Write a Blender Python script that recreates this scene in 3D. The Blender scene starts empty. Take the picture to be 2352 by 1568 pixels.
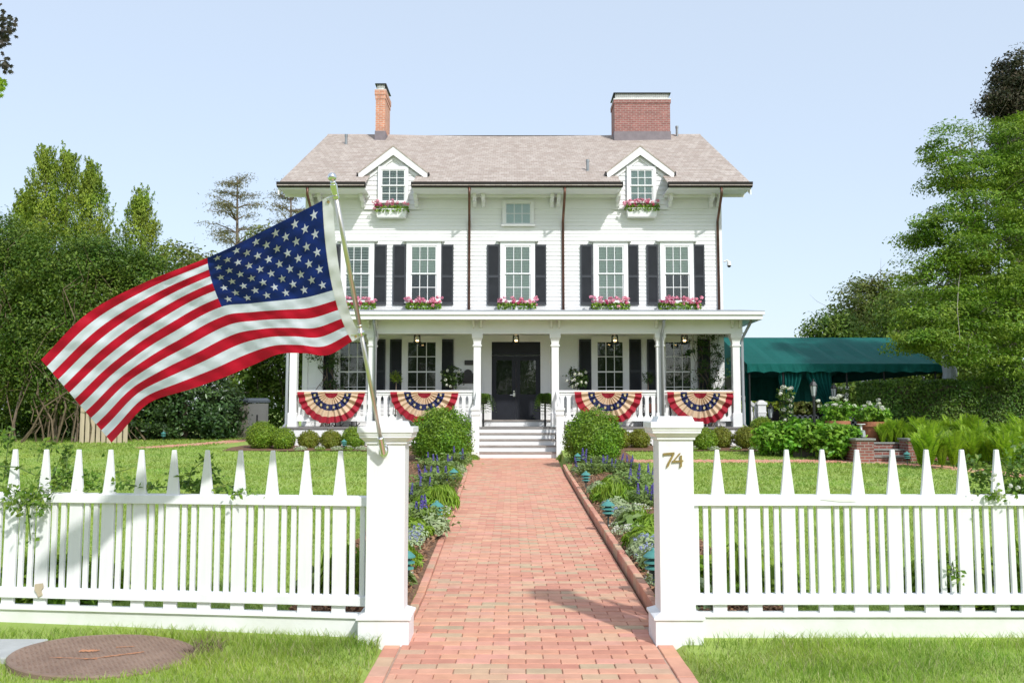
import bpy, math, random
import numpy as np
from mathutils import Vector, Matrix
random.seed(7)
PI = math.pi
C = bpy.context.scene.collection
# ------------------------------------------------------------------ camera model (2352 px wide measuring frame)
F, CX, CY, HC = 2050.0, 1176.0, 784.0, 1.43
TH = math.atan((952 - CY) / F)
cT, sT = math.cos(TH), math.sin(TH)

def W(px, py, Y):
    a, b = (px - CX) / F, (CY - py) / F
    t = Y / (cT - b * sT)
    return Vector((a * t, Y, HC + t * (sT + b * cT)))
def WZ(py, Y): return W(CX, py, Y).z
def WX(px, Y, z): return (px - CX) * (Y * cT + (z - HC) * sT) / F

# ------------------------------------------------------------------ terrain
def lerpt(pts, t):
    if t <= pts[0][0]: return pts[0][1]
    for (a, b), (c, d) in zip(pts, pts[1:]):
        if t <= c: return b + (d - b) * (t - a) / (c - a)
    return pts[-1][1]
GP = [(-40, -.05), (5.75, 0.0), (6.15, .05), (20.5, .23), (22, .27), (25.3, .45), (30, .55), (60, .85), (700, 4)]
def G(y): return lerpt(GP, y)
def PZ(y): return 0.0 if y < 5.9 else .21 * (y - 5.9) / 19.3
PL = [(0, -.69), (6.0, -.69), (7.2, -.69), (10, -.745), (12.5, -.80), (18, -.93), (24.0, -1.1), (26, -1.1)]
PR = [(0, .90), (5.9, .90), (6.4, 1.0), (9.4, 1.03), (13, 1.07), (19.4, 1.16), (26, 1.32)]
def xl(y): return lerpt(PL, y)
def xr(y): return lerpt(PR, y)

# ------------------------------------------------------------------ objects
def wloc(o):
    v = Vector((0, 0, 0))
    while o is not None:
        v += o.location; o = o.parent
    return v
def tag(o, label=None, cat=None, group=None, kind=None):
    if label: o['label'] = label
    if cat: o['category'] = cat
    if group: o['group'] = group
    if kind: o['kind'] = kind
    return o
def thing(name, label, cat, loc=(0, 0, 0), group=None):
    o = bpy.data.objects.new(name, None); C.objects.link(o)
    o.location = loc; o.empty_display_size = .1
    return tag(o, label, cat, group)
def link(name, me, parent=None, origin=None, mats=(), smooth=False):
    o = bpy.data.objects.new(name, me); C.objects.link(o)
    off = Vector((0, 0, 0))
    if parent is not None:
        o.parent = parent; off = wloc(parent)
    elif origin is not None:
        o.location = origin; off = Vector(origin)
    if off.length > 0: me.transform(Matrix.Translation(-off))
    for m in mats: me.materials.append(m)
    if smooth:
        for p in me.polygons: p.use_smooth = True
    return o
def copy_tree(o, parent=None):
    c = o.copy(); C.objects.link(c); c.parent = parent
    for ch in o.children: copy_tree(ch, c)
    return c
def place(proto, loc, rz=0, sc=1.0, label=None, first=None):
    """first use moves the proto itself, later uses copy it"""
    if proto.get('used') is None:
        o = proto; o['used'] = 1
    else:
        o = copy_tree(proto)
    o.location = loc; o.rotation_euler = (0, 0, rz)
    o.scale = (sc, sc, sc) if not hasattr(sc, '__len__') else sc
    if label: o['label'] = label
    return o

class MB:
    def __init__(s): s.v = []; s.f = []; s.m = []
    def add(s, vs, fs, mi=0):
        k = len(s.v); s.v += [tuple(q) for q in vs]
        s.f += [tuple(i + k for i in q) for q in fs]; s.m += [mi] * len(fs); return s
    def box(s, x0, x1, y0, y1, z0, z1, mi=0):
        return s.add([(x0, y0, z0), (x1, y0, z0), (x1, y1, z0), (x0, y1, z0), (x0, y0, z1), (x1, y0, z1), (x1, y1, z1), (x0, y1, z1)],
                     [(0, 3, 2, 1), (4, 5, 6, 7), (0, 1, 5, 4), (1, 2, 6, 5), (2, 3, 7, 6), (3, 0, 4, 7)], mi)
    def frus(s, a, b, mi=0):
        """a, b = (x0,x1,y0,y1,z): lower and upper rectangles"""
        vs = []
        for (x0, x1, y0, y1, z) in (a, b): vs += [(x0, y0, z), (x1, y0, z), (x1, y1, z), (x0, y1, z)]
        return s.add(vs, [(0, 3, 2, 1), (4, 5, 6, 7), (0, 1, 5, 4), (1, 2, 6, 5), (2, 3, 7, 6), (3, 0, 4, 7)], mi)
    def prism(s, poly, ax, a, b, mi=0):
        """poly of 2-D points extruded along axis ax from a to b"""
        n = len(poly)
        def P(u, v, w): return ((w, u, v), (u, w, v), (u, v, w))[ax]
        vs = [P(u, v, a) for u, v in poly] + [P(u, v, b) for u, v in poly]
        fs = [tuple(range(n)), tuple(range(2 * n - 1, n - 1, -1))] + [(i, i + n, (i + 1) % n + n, (i + 1) % n) for i in range(n)]
        return s.add(vs, fs, mi)
    def tube(s, pts, rad, n=8, mi=0, cap=True):
        pts = [Vector(p) for p in pts]
        if not hasattr(rad, '__len__'): rad = [rad] * len(pts)
        vs = []; u = None
        for i, p in enumerate(pts):
            t = (pts[min(i + 1, len(pts) - 1)] - pts[max(i - 1, 0)])
            t = t.normalized() if t.length > 1e-9 else Vector((0, 0, 1))
            if u is None: u = t.orthogonal().normalized()
            u = (u - t * u.dot(t)); u = u.normalized() if u.length > 1e-6 else t.orthogonal().normalized()
            w = t.cross(u)
            for j in range(n):
                a = 2 * PI * j / n
                vs.append(p + (u * math.cos(a) + w * math.sin(a)) * rad[i])
        fs = [(i * n + j, i * n + (j + 1) % n, (i + 1) * n + (j + 1) % n, (i + 1) * n + j) for i in range(len(pts) - 1) for j in range(n)]
        if cap: fs += [tuple(range(n - 1, -1, -1)), tuple(range((len(pts) - 1) * n, len(pts) * n))]
        return s.add(vs, fs, mi)
    def lathe(s, prof, c=(0, 0, 0), n=20, mi=0):
        vs = []
        for r, z in prof:
            for j in range(n):
                a = 2 * PI * j / n; vs.append((c[0] + r * math.cos(a), c[1] + r * math.sin(a), c[2] + z))
        fs = [(i * n + j, i * n + (j + 1) % n, (i + 1) * n + (j + 1) % n, (i + 1) * n + j) for i in range(len(prof) - 1) for j in range(n)]
        fs += [tuple(range(n - 1, -1, -1)), tuple(range((len(prof) - 1) * n, len(prof) * n))]
        return s.add(vs, fs, mi)
    def ball(s, c, r, n=12, mi=0, sz=1):
        prof = [(max(1e-4, r * math.sin(PI * i / n)), -r * sz * math.cos(PI * i / n)) for i in range(n + 1)]
        return s.lathe(prof, c, n + 4, mi)
    def bar(s, p0, p1, w, h, mi=0, up=(0, 0, 1)):
        p0, p1 = Vector(p0), Vector(p1); t = (p1 - p0).normalized()
        r = t.cross(Vector(up))
        r = r.normalized() if r.length > 1e-6 else Vector((1, 0, 0))
        q = r.cross(t)
        vs = [p + r * (a * w / 2) + q * (b * h / 2) for p in (p0, p1) for a, b in ((-1, -1), (1, -1), (1, 1), (-1, 1))]
        return s.add(vs, [(0, 1, 2, 3), (7, 6, 5, 4), (0, 4, 5, 1), (1, 5, 6, 2), (2, 6, 7, 3), (3, 7, 4, 0)], mi)
    def mesh(s, name):
        me = bpy.data.meshes.new(name); me.from_pydata(s.v, [], s.f)
        me.polygons.foreach_set('material_index', s.m); me.update(); return me
    def build(s, name, mats, parent=None, origin=None, smooth=False, bevel=0):
        if not isinstance(mats, (list, tuple)): mats = [mats]
        o = link(name, s.mesh(name), parent, origin, mats, smooth)
        if bevel:
            md = o.modifiers.new('bevel', 'BEVEL'); md.width = bevel; md.segments = 2; md.limit_method = 'ANGLE'; md.angle_limit = .6
        return o

def npmesh(name, V, Fc, mats, parent=None, origin=None, mi=None, smooth=False):
    V = np.asarray(V, dtype=np.float32); Fc = np.asarray(Fc, dtype=np.int32)
    me = bpy.data.meshes.new(name); k = Fc.shape[1]
    me.vertices.add(len(V)); me.vertices.foreach_set('co', V.ravel())
    me.loops.add(Fc.size); me.loops.foreach_set('vertex_index', Fc.ravel())
    me.polygons.add(len(Fc)); me.polygons.foreach_set('loop_start', np.arange(0, Fc.size, k, dtype=np.int32))
    me.polygons.foreach_set('loop_total', np.full(len(Fc), k, dtype=np.int32))
    if mi is not None: me.polygons.foreach_set('material_index', np.asarray(mi, dtype=np.int32))
    me.update(calc_edges=True); me.validate()
    if not isinstance(mats, (list, tuple)): mats = [mats]
    return link(name, me, parent, origin, mats, smooth)

# ------------------------------------------------------------------ materials
def lin(c): return tuple(((x / 255) / 12.92 if x / 255 <= .04045 else ((x / 255 + .055) / 1.055) ** 2.4) for x in c)
def base(name):
    m = bpy.data.materials.new(name); m.use_nodes = True
    nt = m.node_tree; return m, nt, nt.nodes['Principled BSDF'], nt.nodes.new, nt.links.new
def sc3(c, k): return (min(1, c[0] * k), min(1, c[1] * k), min(1, c[2] * k), 1)
def objvec(N, L, scale=None):
    tc = N('ShaderNodeTexCoord')
    if scale is None: return tc.outputs['Object']
    mp = N('ShaderNodeMapping'); mp.inputs['Scale'].default_value = scale; L(tc.outputs['Object'], mp.inputs['Vector']); return mp.outputs['Vector']
def paint(name, col, rough=.5, var=.08, s=2.0, bump=0, bs=40, metal=0, spec=.4, col2=None, stretch=None, coat=0):
    m, nt, b, N, L = base(name)
    vec = objvec(N, L, stretch)
    nz = N('ShaderNodeTexNoise'); nz.inputs['Scale'].default_value = s; nz.inputs['Detail'].default_value = 7; nz.inputs['Roughness'].default_value = .6
    L(vec, nz.inputs['Vector'])
    mr = N('ShaderNodeMapRange'); mr.inputs[1].default_value = .32; mr.inputs[2].default_value = .68; L(nz.outputs['Fac'], mr.inputs[0])
    mx = N('ShaderNodeMix'); mx.data_type = 'RGBA'
    mx.inputs[6].default_value = (*col2, 1) if col2 else sc3(col, 1 - var); mx.inputs[7].default_value = sc3(col, 1 + var * .6)
    L(mr.outputs[0], mx.inputs[0]); L(mx.outputs[2], b.inputs['Base Color'])
    b.inputs['Roughness'].default_value = rough; b.inputs['Metallic'].default_value = metal
    b.inputs['Specular IOR Level'].default_value = spec; b.inputs['Coat Weight'].default_value = coat
    if bump:
        n2 = N('ShaderNodeTexNoise'); n2.inputs['Scale'].default_value = bs; n2.inputs['Detail'].default_value = 5; L(vec, n2.inputs['Vector'])
        bp = N('ShaderNodeBump'); bp.inputs['Strength'].default_value = bump; bp.inputs['Distance'].default_value = .01
        L(n2.outputs['Fac'], bp.inputs['Height']); L(bp.outputs['Normal'], b.inputs['Normal'])
    return m
def ramp_island(N, L, cols):
    g = N('ShaderNodeNewGeometry'); r = N('ShaderNodeValToRGB')
    e = r.color_ramp.elements
    while len(e) < len(cols): e.new(.5)
    for i, c in enumerate(cols):
        e[i].position = i / max(1, len(cols) - 1); e[i].color = (*c, 1)
    L(g.outputs['Random Per Island'], r.inputs['Fac']); return r.outputs['Color']
def leafmat(name, cols, trans=.35, rough=.45, spec=.35):
    m, nt, b, N, L = base(name)
    cols = [(c[0] * 1.3, c[1] * 1.36, c[2] * .95) if c[1] > c[0] and c[1] > c[2] and 'grass' not in name else c for c in cols]
    col = ramp_island(N, L, cols)
    nz = N('ShaderNodeTexNoise'); nz.inputs['Scale'].default_value = 1.3; nz.inputs['Detail'].default_value = 3; L(objvec(N, L), nz.inputs['Vector'])
    hs = N('ShaderNodeHueSaturation'); mr = N('ShaderNodeMapRange'); mr.inputs[1].default_value = .3; mr.inputs[2].default_value = .7; mr.inputs[3].default_value = .75; mr.inputs[4].default_value = 1.2
    L(nz.outputs['Fac'], mr.inputs[0]); L(mr.outputs[0], hs.inputs['Value']); L(col, hs.inputs['Color'])
    n3 = N('ShaderNodeTexNoise'); n3.inputs['Scale'].default_value = .9; n3.inputs['Detail'].default_value = 4; L(objvec(N, L), n3.inputs['Vector'])
    m3 = N('ShaderNodeMapRange'); m3.inputs[1].default_value = .3; m3.inputs[2].default_value = .7; m3.inputs[3].default_value = .478; m3.inputs[4].default_value = .518; L(n3.outputs['Fac'], m3.inputs[0]); L(m3.outputs[0], hs.inputs['Hue'])
    L(hs.outputs['Color'], b.inputs['Base Color']); b.inputs['Roughness'].default_value = rough; b.inputs['Specular IOR Level'].default_value = spec
    t = N('ShaderNodeBsdfTranslucent'); L(hs.outputs['Color'], t.inputs['Color'])
    mx = N('ShaderNodeMixShader'); mx.inputs[0].default_value = trans
    L(b.outputs[0], mx.inputs[1]); L(t.outputs[0], mx.inputs[2]); L(mx.outputs[0], nt.nodes['Material Output'].inputs[0])
    return m
def islandmat(name, cols, rough=.8, bump=.3, bs=60, var=.12, spec=.25):
    m, nt, b, N, L = base(name)
    col = ramp_island(N, L, cols); vec = objvec(N, L)
    nz = N('ShaderNodeTexNoise'); nz.inputs['Scale'].default_value = 9; nz.inputs['Detail'].default_value = 8; L(vec, nz.inputs['Vector'])
    mr = N('ShaderNodeMapRange'); mr.inputs[1].default_value = .3; mr.inputs[2].default_value = .7; mr.inputs[3].default_value = 1 - var; mr.inputs[4].default_value = 1 + var
    hs = N('ShaderNodeHueSaturation'); L(nz.outputs['Fac'], mr.inputs[0]); L(mr.outputs[0], hs.inputs['Value']); L(col, hs.inputs['Color'])
    L(hs.outputs['Color'], b.inputs['Base Color']); b.inputs['Roughness'].default_value = rough; b.inputs['Specular IOR Level'].default_value = spec
    n2 = N('ShaderNodeTexNoise'); n2.inputs['Scale'].default_value = bs; n2.inputs['Detail'].default_value = 4; L(vec, n2.inputs['Vector'])
    bp = N('ShaderNodeBump'); bp.inputs['Strength'].default_value = bump; bp.inputs['Distance'].default_value = .006
    L(n2.outputs['Fac'], bp.inputs['Height']); L(bp.outputs['Normal'], b.inputs['Normal'])
    return m
def clothmat(name, col, trans=.25, rough=.6, var=.05, sheen=.1, bs=500, bump=.12):
    m = paint(name, col, rough, var, 6, bump, bs, spec=.2); nt = m.node_tree; b = nt.nodes['Principled BSDF']
    b.inputs['Sheen Weight'].default_value = sheen
    t = nt.nodes.new('ShaderNodeBsdfTranslucent'); t.inputs['Color'].default_value = (*col, 1)
    mx = nt.nodes.new('ShaderNodeMixShader'); mx.inputs[0].default_value = trans
    nt.links.new(b.outputs[0], mx.inputs[1]); nt.links.new(t.outputs[0], mx.inputs[2]); nt.links.new(mx.outputs[0], nt.nodes['Material Output'].inputs[0])
    return m
def brickwall(name, c1, c2, mortar, bw=.21, bh=.075, ms=.01, rough=.85):
    m, nt, b, N, L = base(name)
    sp = N('ShaderNodeSeparateXYZ'); L(objvec(N, L), sp.inputs[0])
    ad = N('ShaderNodeMath'); L(sp.outputs[0], ad.inputs[0]); L(sp.outputs[1], ad.inputs[1])
    cb = N('ShaderNodeCombineXYZ'); L(ad.outputs[0], cb.inputs[0]); L(sp.outputs[2], cb.inputs[1])
    bt = N('ShaderNodeTexBrick'); bt.inputs['Scale'].default_value = 1; bt.inputs['Brick Width'].default_value = bw; bt.inputs['Row Height'].default_value = bh
    bt.inputs['Mortar Size'].default_value = ms; bt.inputs['Color1'].default_value = (*c1, 1); bt.inputs['Color2'].default_value = (*c2, 1); bt.inputs['Mortar'].default_value = (*mortar, 1)
    L(cb.outputs[0], bt.inputs['Vector'])
    nz = N('ShaderNodeTexNoise'); nz.inputs['Scale'].default_value = 5; nz.inputs['Detail'].default_value = 8; L(cb.outputs[0], nz.inputs['Vector'])
    hs = N('ShaderNodeHueSaturation'); mr = N('ShaderNodeMapRange'); mr.inputs[1].default_value = .3; mr.inputs[2].default_value = .7; mr.inputs[3].default_value = .8; mr.inputs[4].default_value = 1.15
    L(nz.outputs['Fac'], mr.inputs[0]); L(mr.outputs[0], hs.inputs['Value']); L(bt.outputs['Color'], hs.inputs['Color']); L(hs.outputs[0], b.inputs['Base Color'])
    bp = N('ShaderNodeBump'); bp.inputs['Strength'].default_value = .5; bp.inputs['Distance'].default_value = .01; bp.invert = True
    L(bt.outputs['Fac'], bp.inputs['Height']); L(bp.outputs['Normal'], b.inputs['Normal']); b.inputs['Roughness'].default_value = rough
    return m

WHITE = (.80, .80, .795)
M = {}
M['white'] = paint('white_paint', WHITE, .42, .035, 1.6, .03, 90, spec=.4)
M['white_fence'] = paint('white_fence_paint', (.82, .82, .82), .45, .09, 7.0, .15, 55, spec=.4, stretch=(1, 1, .12))
M['white_sill'] = paint('weathered_white_paint', (.80, .80, .79), .55, .07, 2.2, .12, 40, col2=(.68, .69, .62))
M['siding'] = paint('white_clapboard', (.80, .80, .79), .5, .03, 1.2, .05, 40, stretch=(.2, 1, 1))
M['cream'] = paint('porch_ceiling_paint', (.62, .60, .48), .6, .04)
M['shutter'] = paint('charcoal_shutter_paint', (.058, .062, .07), .6, .1, 3, spec=.12)
M['door'] = paint('black_door_paint', (.019, .021, .028), .45, .15, 2, spec=.25)
M['bronze'] = paint('dark_bronze_gutter', (.022, .018, .017), .5, .25, 3)
M['copper'] = paint('aged_copper', (.17, .085, .06), .45, .3, 4, metal=.6, col2=(.10, .055, .045))
M['greypipe'] = paint('grey_downpipe', (.34, .36, .39), .5, .08)
M['ventmetal'] = paint('vent_pipe_metal', (.25, .27, .28), .5, .15, metal=.5)
M['floor'] = paint('grey_porch_floor', (.22, .21, .20), .6, .15, 4)
M['tread'] = paint('worn_grey_brown_tread', (.33, .29, .26), .6, .2, 5)
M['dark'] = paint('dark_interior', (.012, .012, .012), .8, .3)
M['black'] = paint('black_iron', (.018, .019, .02), .45, .2, 8)
M['lead'] = paint('lead_flashing', (.20, .17, .18), .6, .15, 5)
M['chim1'] = brickwall('orange_chimney_brick', (.62, .26, .15), (.50, .19, .11), (.55, .45, .36))
M['chim2'] = brickwall('red_chimney_brick', (.32, .125, .105), (.25, .095, .08), (.36, .27, .24))
M['redwall'] = brickwall('garden_wall_brick', (.29, .10, .075), (.20, .065, .05), (.33, .28, .25), .2, .07, .01)
M['bluestone'] = paint('bluestone', (.25, .26, .24), .75, .2, 6, .3, 40)
M['cap'] = paint('stone_chimney_cap', (.42, .36, .30), .8, .15, 6)
M['steel'] = paint('galvanised_cage', (.66, .66, .63), .5, .1, 6)
M['chrome'] = paint('polished_aluminium', (.80, .80, .80), .18, .04, 6, metal=1)
M['brasspole'] = paint('satin_metal_pole', (.74, .69, .62), .34, .08, 5, metal=1)
M['brass'] = paint('old_gold_digits', (.46, .33, .13), .4, .15, 20, metal=.75)
M['blind'] = paint('white_blind', (.80, .82, .77), .6, .04)
M['shade'] = paint('pale_window_shade', (.62, .70, .70), .7, .04)
M['terracotta'] = paint('terracotta', (.42, .17, .09), .8, .15, 6, .1, 60)
M['teal'] = paint('verdigris_metal', (.05, .20, .18), .5, .25, 14, col2=(.09, .27, .24))
M['tealdark'] = paint('dark_light_core', (.02, .05, .05), .5)
M['stem'] = paint('green_stem', (.10, .16, .04), .7)
M['bark'] = paint('grey_brown_bark', (.20, .155, .12), .9, .3, 8, .6, 25, col2=(.12, .09, .07), stretch=(1, 1, .3))
M['barkpale'] = paint('pale_branch_bark', (.33, .30, .25), .9, .25, 8, .4, 25, stretch=(1, 1, .3))
M['twig'] = paint('tan_twigs', (.15, .11, .07), .9, .3, 9)
M['canvas'] = clothmat('green_canvas', (.005, .105, .09), .0, .8, .12, sheen=0, bs=300)
M['rope'] = paint('white_rope', (.8, .8, .78), .7)
M['weatherwood'] = paint('bleached_board', (.48, .40, .28), .85, .2, 6, .2, 30, stretch=(1, 1, .15))
M['rust'] = paint('rusty_plate', (.265, .185, .14), .7, .12, 5, .1, 80, col2=(.21, .14, .105))
M['orangepaint'] = paint('faded_orange_marking', (.50, .23, .12), .8, .2, 30)
M['stoneslab'] = paint('pale_grey_slab', (.42, .43, .42), .85, .12, 7, .3, 80)
M['soil'] = paint('bark_mulch_ground', (.20, .115, .065), .95, .4, 14, .8, 60, col2=(.10, .055, .032))
M['mulch'] = islandmat('bark_mulch_chips', [(.12, .06, .035), (.24, .13, .075), (.36, .21, .12), (.17, .09, .05)], .9)
M['sand'] = paint('joint_sand', (.44, .31, .24), .95, .2, 12)
M['paver'] = islandmat('salmon_brick_pavers', [(0.598, 0.295, 0.21), (0.54, 0.255, 0.179), (0.637, 0.347, 0.237), (0.569, 0.281, 0.195), (0.502, 0.225, 0.163), (0.618, 0.326, 0.21), (0.627, 0.311, 0.237), (0.454, 0.347, 0.226), (0.598, 0.367, 0.242), (0.55, 0.26, 0.189)], .85, .25, 70, .09)
M['lawn_ground'] = paint('lawn_soil_green', (.30, .40, .08), .95, .2, 2.2, .6, 120, col2=(.24, .33, .075))
LG = [(.235, .365, .055), (.305, .435, .075), (.355, .485, .10), (.255, .39, .06), (.41, .47, .14)]
M['grass'] = leafmat('grass_blades', LG, .5, .5, .3)
M['grass_front'] = leafmat('rough_grass_blades', [(.19, .33, .04), (.28, .43, .06), (.36, .48, .08), (.23, .37, .045), (.54, .50, .28)], .4, .5, .3)
M['boxwood'] = leafmat('boxwood_leaves', [(.08, .15, .016), (.13, .21, .022), (.18, .26, .03), (.23, .30, .04)], .25, .4)
M['boxwood_y'] = leafmat('yellowing_boxwood_leaves', [(.13, .16, .02), (.20, .22, .03), (.26, .25, .04), (.12, .18, .025)], .3, .45)
M['boxbig'] = leafmat('large_boxwood_leaves', [(.055, .13, .012), (.095, .19, .018), (.14, .245, .025), (.19, .30, .035)], .25, .4)
M['evergreen'] = leafmat('dark_evergreen_leaves', [(.016, .038, .014), (.026, .055, .020), (.045, .085, .03), (.06, .11, .04)], .15, .35, .5)
M['privet'] = leafmat('overgrown_shrub_leaves', [(.03, .066, .009), (.055, .105, .013), (.09, .145, .02), (.135, .185, .035)], .3, .5)
M['arbor'] = leafmat('arborvitae_sprays', [(.13, .20, .025), (.20, .27, .035), (.27, .33, .05), (.08, .135, .018)], .3, .6)
M['pine'] = leafmat('sparse_pine_needles', [(.16, .16, .07), (.22, .205, .09), (.28, .24, .12), (.14, .15, .06)], .3, .6)
M['backtree'] = leafmat('background_tree_leaves', [(.055, .105, .016), (.09, .15, .022), (.125, .19, .034), (.17, .22, .06)], .3, .5)
M['olive'] = leafmat('olive_tree_leaves', [(.07, .10, .025), (.11, .14, .035), (.15, .175, .05), (.20, .20, .07)], .3, .5)
M['bigtree'] = leafmat('layered_tree_leaves', [(.055, .115, .010), (.10, .18, .017), (.16, .25, .03), (.23, .31, .06)], .4, .45)
M['cedar'] = leafmat('dark_cedar_foliage', [(.018, .026, .013), (.03, .036, .016), (.06, .055, .024), (.10, .075, .04)], .15, .6)
M['hedge'] = leafmat('clipped_hedge_leaves', [(.028, .07, .010), (.05, .11, .014), (.08, .15, .022), (.12, .19, .035)], .25, .45)
M['fern'] = leafmat('fern_fronds', [(.18, .31, .022), (.25, .39, .03), (.32, .45, .05), (.13, .24, .02)], .45, .5)
M['hydr'] = leafmat('bright_shrub_leaves', [(.075, .20, .018), (.12, .27, .028), (.165, .33, .04), (.22, .38, .06)], .35, .4)
M['salvia_leaf'] = leafmat('salvia_leaves', [(.13, .19, .075), (.19, .26, .12), (.14, .22, .06)], .3, .6)
M['bed_leaf'] = leafmat('bed_plant_leaves', [(.13, .24, .025), (.19, .31, .035), (.24, .34, .06)], .4, .5)
M['silver'] = leafmat('silver_leaves', [(.27, .33, .25), (.36, .42, .34), (.22, .29, .18)], .3, .7)
M['darkpot'] = leafmat('porch_plant_leaves', [(.02, .05, .012), (.035, .075, .018), (.055, .10, .025)], .25, .4)
M['rose_leaf'] = leafmat('rose_leaves', [(.06, .13, .022), (.10, .19, .03), (.15, .24, .04), (.18, .24, .05)], .35, .45)
M['purple'] = leafmat('purple_petals', [(.10, .07, .32), (.15, .10, .42), (.20, .15, .48)], .3, .6)
M['blueflower'] = leafmat('pale_blue_petals', [(.33, .36, .62), (.42, .45, .70)], .3, .6)
M['whiteflower'] = leafmat('white_petals', [(.78, .78, .70), (.82, .82, .78), (.70, .72, .60)], .3, .6)
M['pink'] = leafmat('pink_petals', [(.84, .24, .36), (.88, .36, .48), (.88, .48, .56), (.74, .14, .26)], .3, .6)
M['redflower'] = leafmat('deep_pink_petals', [(.5, .03, .1), (.66, .08, .2)], .3, .6)
M['maple_dark'] = leafmat('dark_maple_leaves', [(.02, .025, .012), (.035, .03, .015), (.05, .045, .018)], .2, .5)  # dark olive brown leaf colours of the darker twigs
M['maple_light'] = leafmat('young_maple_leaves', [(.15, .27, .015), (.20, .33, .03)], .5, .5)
M['flag_red'] = clothmat('flag_red', (.56, .008, .03), .38, bs=22, bump=.5)
M['flag_white'] = clothmat('flag_white', (.80, .84, .93), .42, bs=22, bump=.5)
M['flag_blue'] = clothmat('flag_blue', (.006, .024, .16), .2, bs=22, bump=.5)
M['flag_head'] = clothmat('flag_canvas_header', (.82, .82, .84), .3)
M['bunt_red'] = clothmat('bunting_red', (.42, .025, .045), .25)
M['bunt_tan'] = clothmat('bunting_tan', (.78, .58, .40), .25)
M['bunt_blue'] = clothmat('bunting_navy', (.025, .032, .12), .2)
M['bunt_gold'] = clothmat('bunting_gold_star', (.70, .56, .28), .2)
M['resin'] = paint('beige_resin', (.42, .39, .33), .6, .05)
M['resin_grey'] = paint('grey_resin', (.155, .155, .15), .6, .08)
M['resin_lid'] = paint('blue_grey_lid', (.075, .09, .11), .5, .1)
M['plaque'] = paint('dark_bronze_plaque', (.06, .055, .055), .5, .2, 9, metal=.3)
M['chairwood'] = paint('dark_rocker_wood', (.03, .025, .022), .5, .2)
M['redbrown'] = paint('red_brown_cushion', (.16, .05, .03), .7, .2)
M['greytarp'] = paint('grey_plastic_roll', (.40, .43, .44), .5, .12, 4, .2, 10)
M['gravel'] = paint('brown_gravel', (.16, .135, .115), .95, .2, 20, .3, 90)

def glassmat():
    m, nt, b, N, L = base('window_glass'); nt.nodes.remove(b)
    fr = N('ShaderNodeFresnel'); fr.inputs[0].default_value = 1.45
    mr = N('ShaderNodeMapRange'); mr.inputs[3].default_value = .025; mr.inputs[4].default_value = 1.0; L(fr.outputs[0], mr.inputs[0])
    g = N('ShaderNodeBsdfGlossy'); g.inputs['Roughness'].default_value = .02
    nz = N('ShaderNodeTexNoise'); nz.inputs['Scale'].default_value = 3; L(objvec(N, L), nz.inputs['Vector'])
    bp = N('ShaderNodeBump'); bp.inputs['Strength'].default_value = .06; bp.inputs['Distance'].default_value = .05
    L(nz.outputs['Fac'], bp.inputs['Height']); L(bp.outputs[0], g.inputs['Normal'])
    t = N('ShaderNodeBsdfTransparent'); t.inputs[0].default_value = (.90, .95, .92, 1)
    mx = N('ShaderNodeMixShader'); L(mr.outputs[0], mx.inputs[0]); L(t.outputs[0], mx.inputs[1]); L(g.outputs[0], mx.inputs[2])
    L(mx.outputs[0], nt.nodes['Material Output'].inputs[0]); return m
M['glass'] = glassmat()
def glow(name, col, st):
    m, nt, b, N, L = base(name); b.inputs['Base Color'].default_value = (*col, 1)
    b.inputs['Emission Color'].default_value = (*col, 1); b.inputs['Emission Strength'].default_value = st; return m
M['bulb'] = glow('warm_bulb', (1, .62, .28), 5)
def gingham():
    m, nt, b, N, L = base('black_white_check')
    ck = N('ShaderNodeTexChecker'); ck.inputs['Scale'].default_value = 12; ck.inputs[1].default_value = (.7, .7, .7, 1); ck.inputs[2].default_value = (.02, .02, .02, 1)
    L(objvec(N, L), ck.inputs['Vector']); L(ck.outputs[0], b.inputs['Base Color']); b.inputs['Roughness'].default_value = .8; return m
M['check'] = gingham()
def shingle():
    m, nt, b, N, L = base('weathered_cedar_shingles')
    sp = N('ShaderNodeSeparateXYZ'); L(objvec(N, L), sp.inputs[0])
    cb = N('ShaderNodeCombineXYZ'); L(sp.outputs[0], cb.inputs[0]); L(sp.outputs[1], cb.inputs[1])
    bt = N('ShaderNodeTexBrick'); bt.inputs['Scale'].default_value = 1; bt.inputs['Brick Width'].default_value = .17; bt.inputs['Row Height'].default_value = .2318
    bt.inputs['Mortar Size'].default_value = .006; bt.inputs['Color1'].default_value = (.37, .315, .275, 1); bt.inputs['Color2'].default_value = (.50, .445, .40, 1); bt.inputs['Mortar'].default_value = (.25, .20, .17, 1)
    L(cb.outputs[0], bt.inputs['Vector'])
    mp = N('ShaderNodeMapping'); mp.inputs['Scale'].default_value = (2.2, 6, 6); L(cb.outputs[0], mp.inputs[0])
    nz = N('ShaderNodeTexNoise'); nz.inputs['Scale'].default_value = 1; nz.inputs['Detail'].default_value = 6; L(mp.outputs[0], nz.inputs['Vector'])
    mr = N('ShaderNodeMapRange'); mr.inputs[1].default_value = .35; mr.inputs[2].default_value = .7; L(nz.outputs['Fac'], mr.inputs[0])
    mx = N('ShaderNodeMix'); mx.data_type = 'RGBA'; mx.inputs[7].default_value = (.34, .265, .225, 1)
    ms = N('ShaderNodeMath'); ms.operation = 'MULTIPLY'; ms.inputs[1].default_value = .55; L(mr.outputs[0], ms.inputs[0]); L(ms.outputs[0], mx.inputs[0]); L(bt.outputs['Color'], mx.inputs[6])
    L(mx.outputs[2], b.inputs['Base Color']); b.inputs['Roughness'].default_value = .9; return m
M['shingle'] = shingle()

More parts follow.
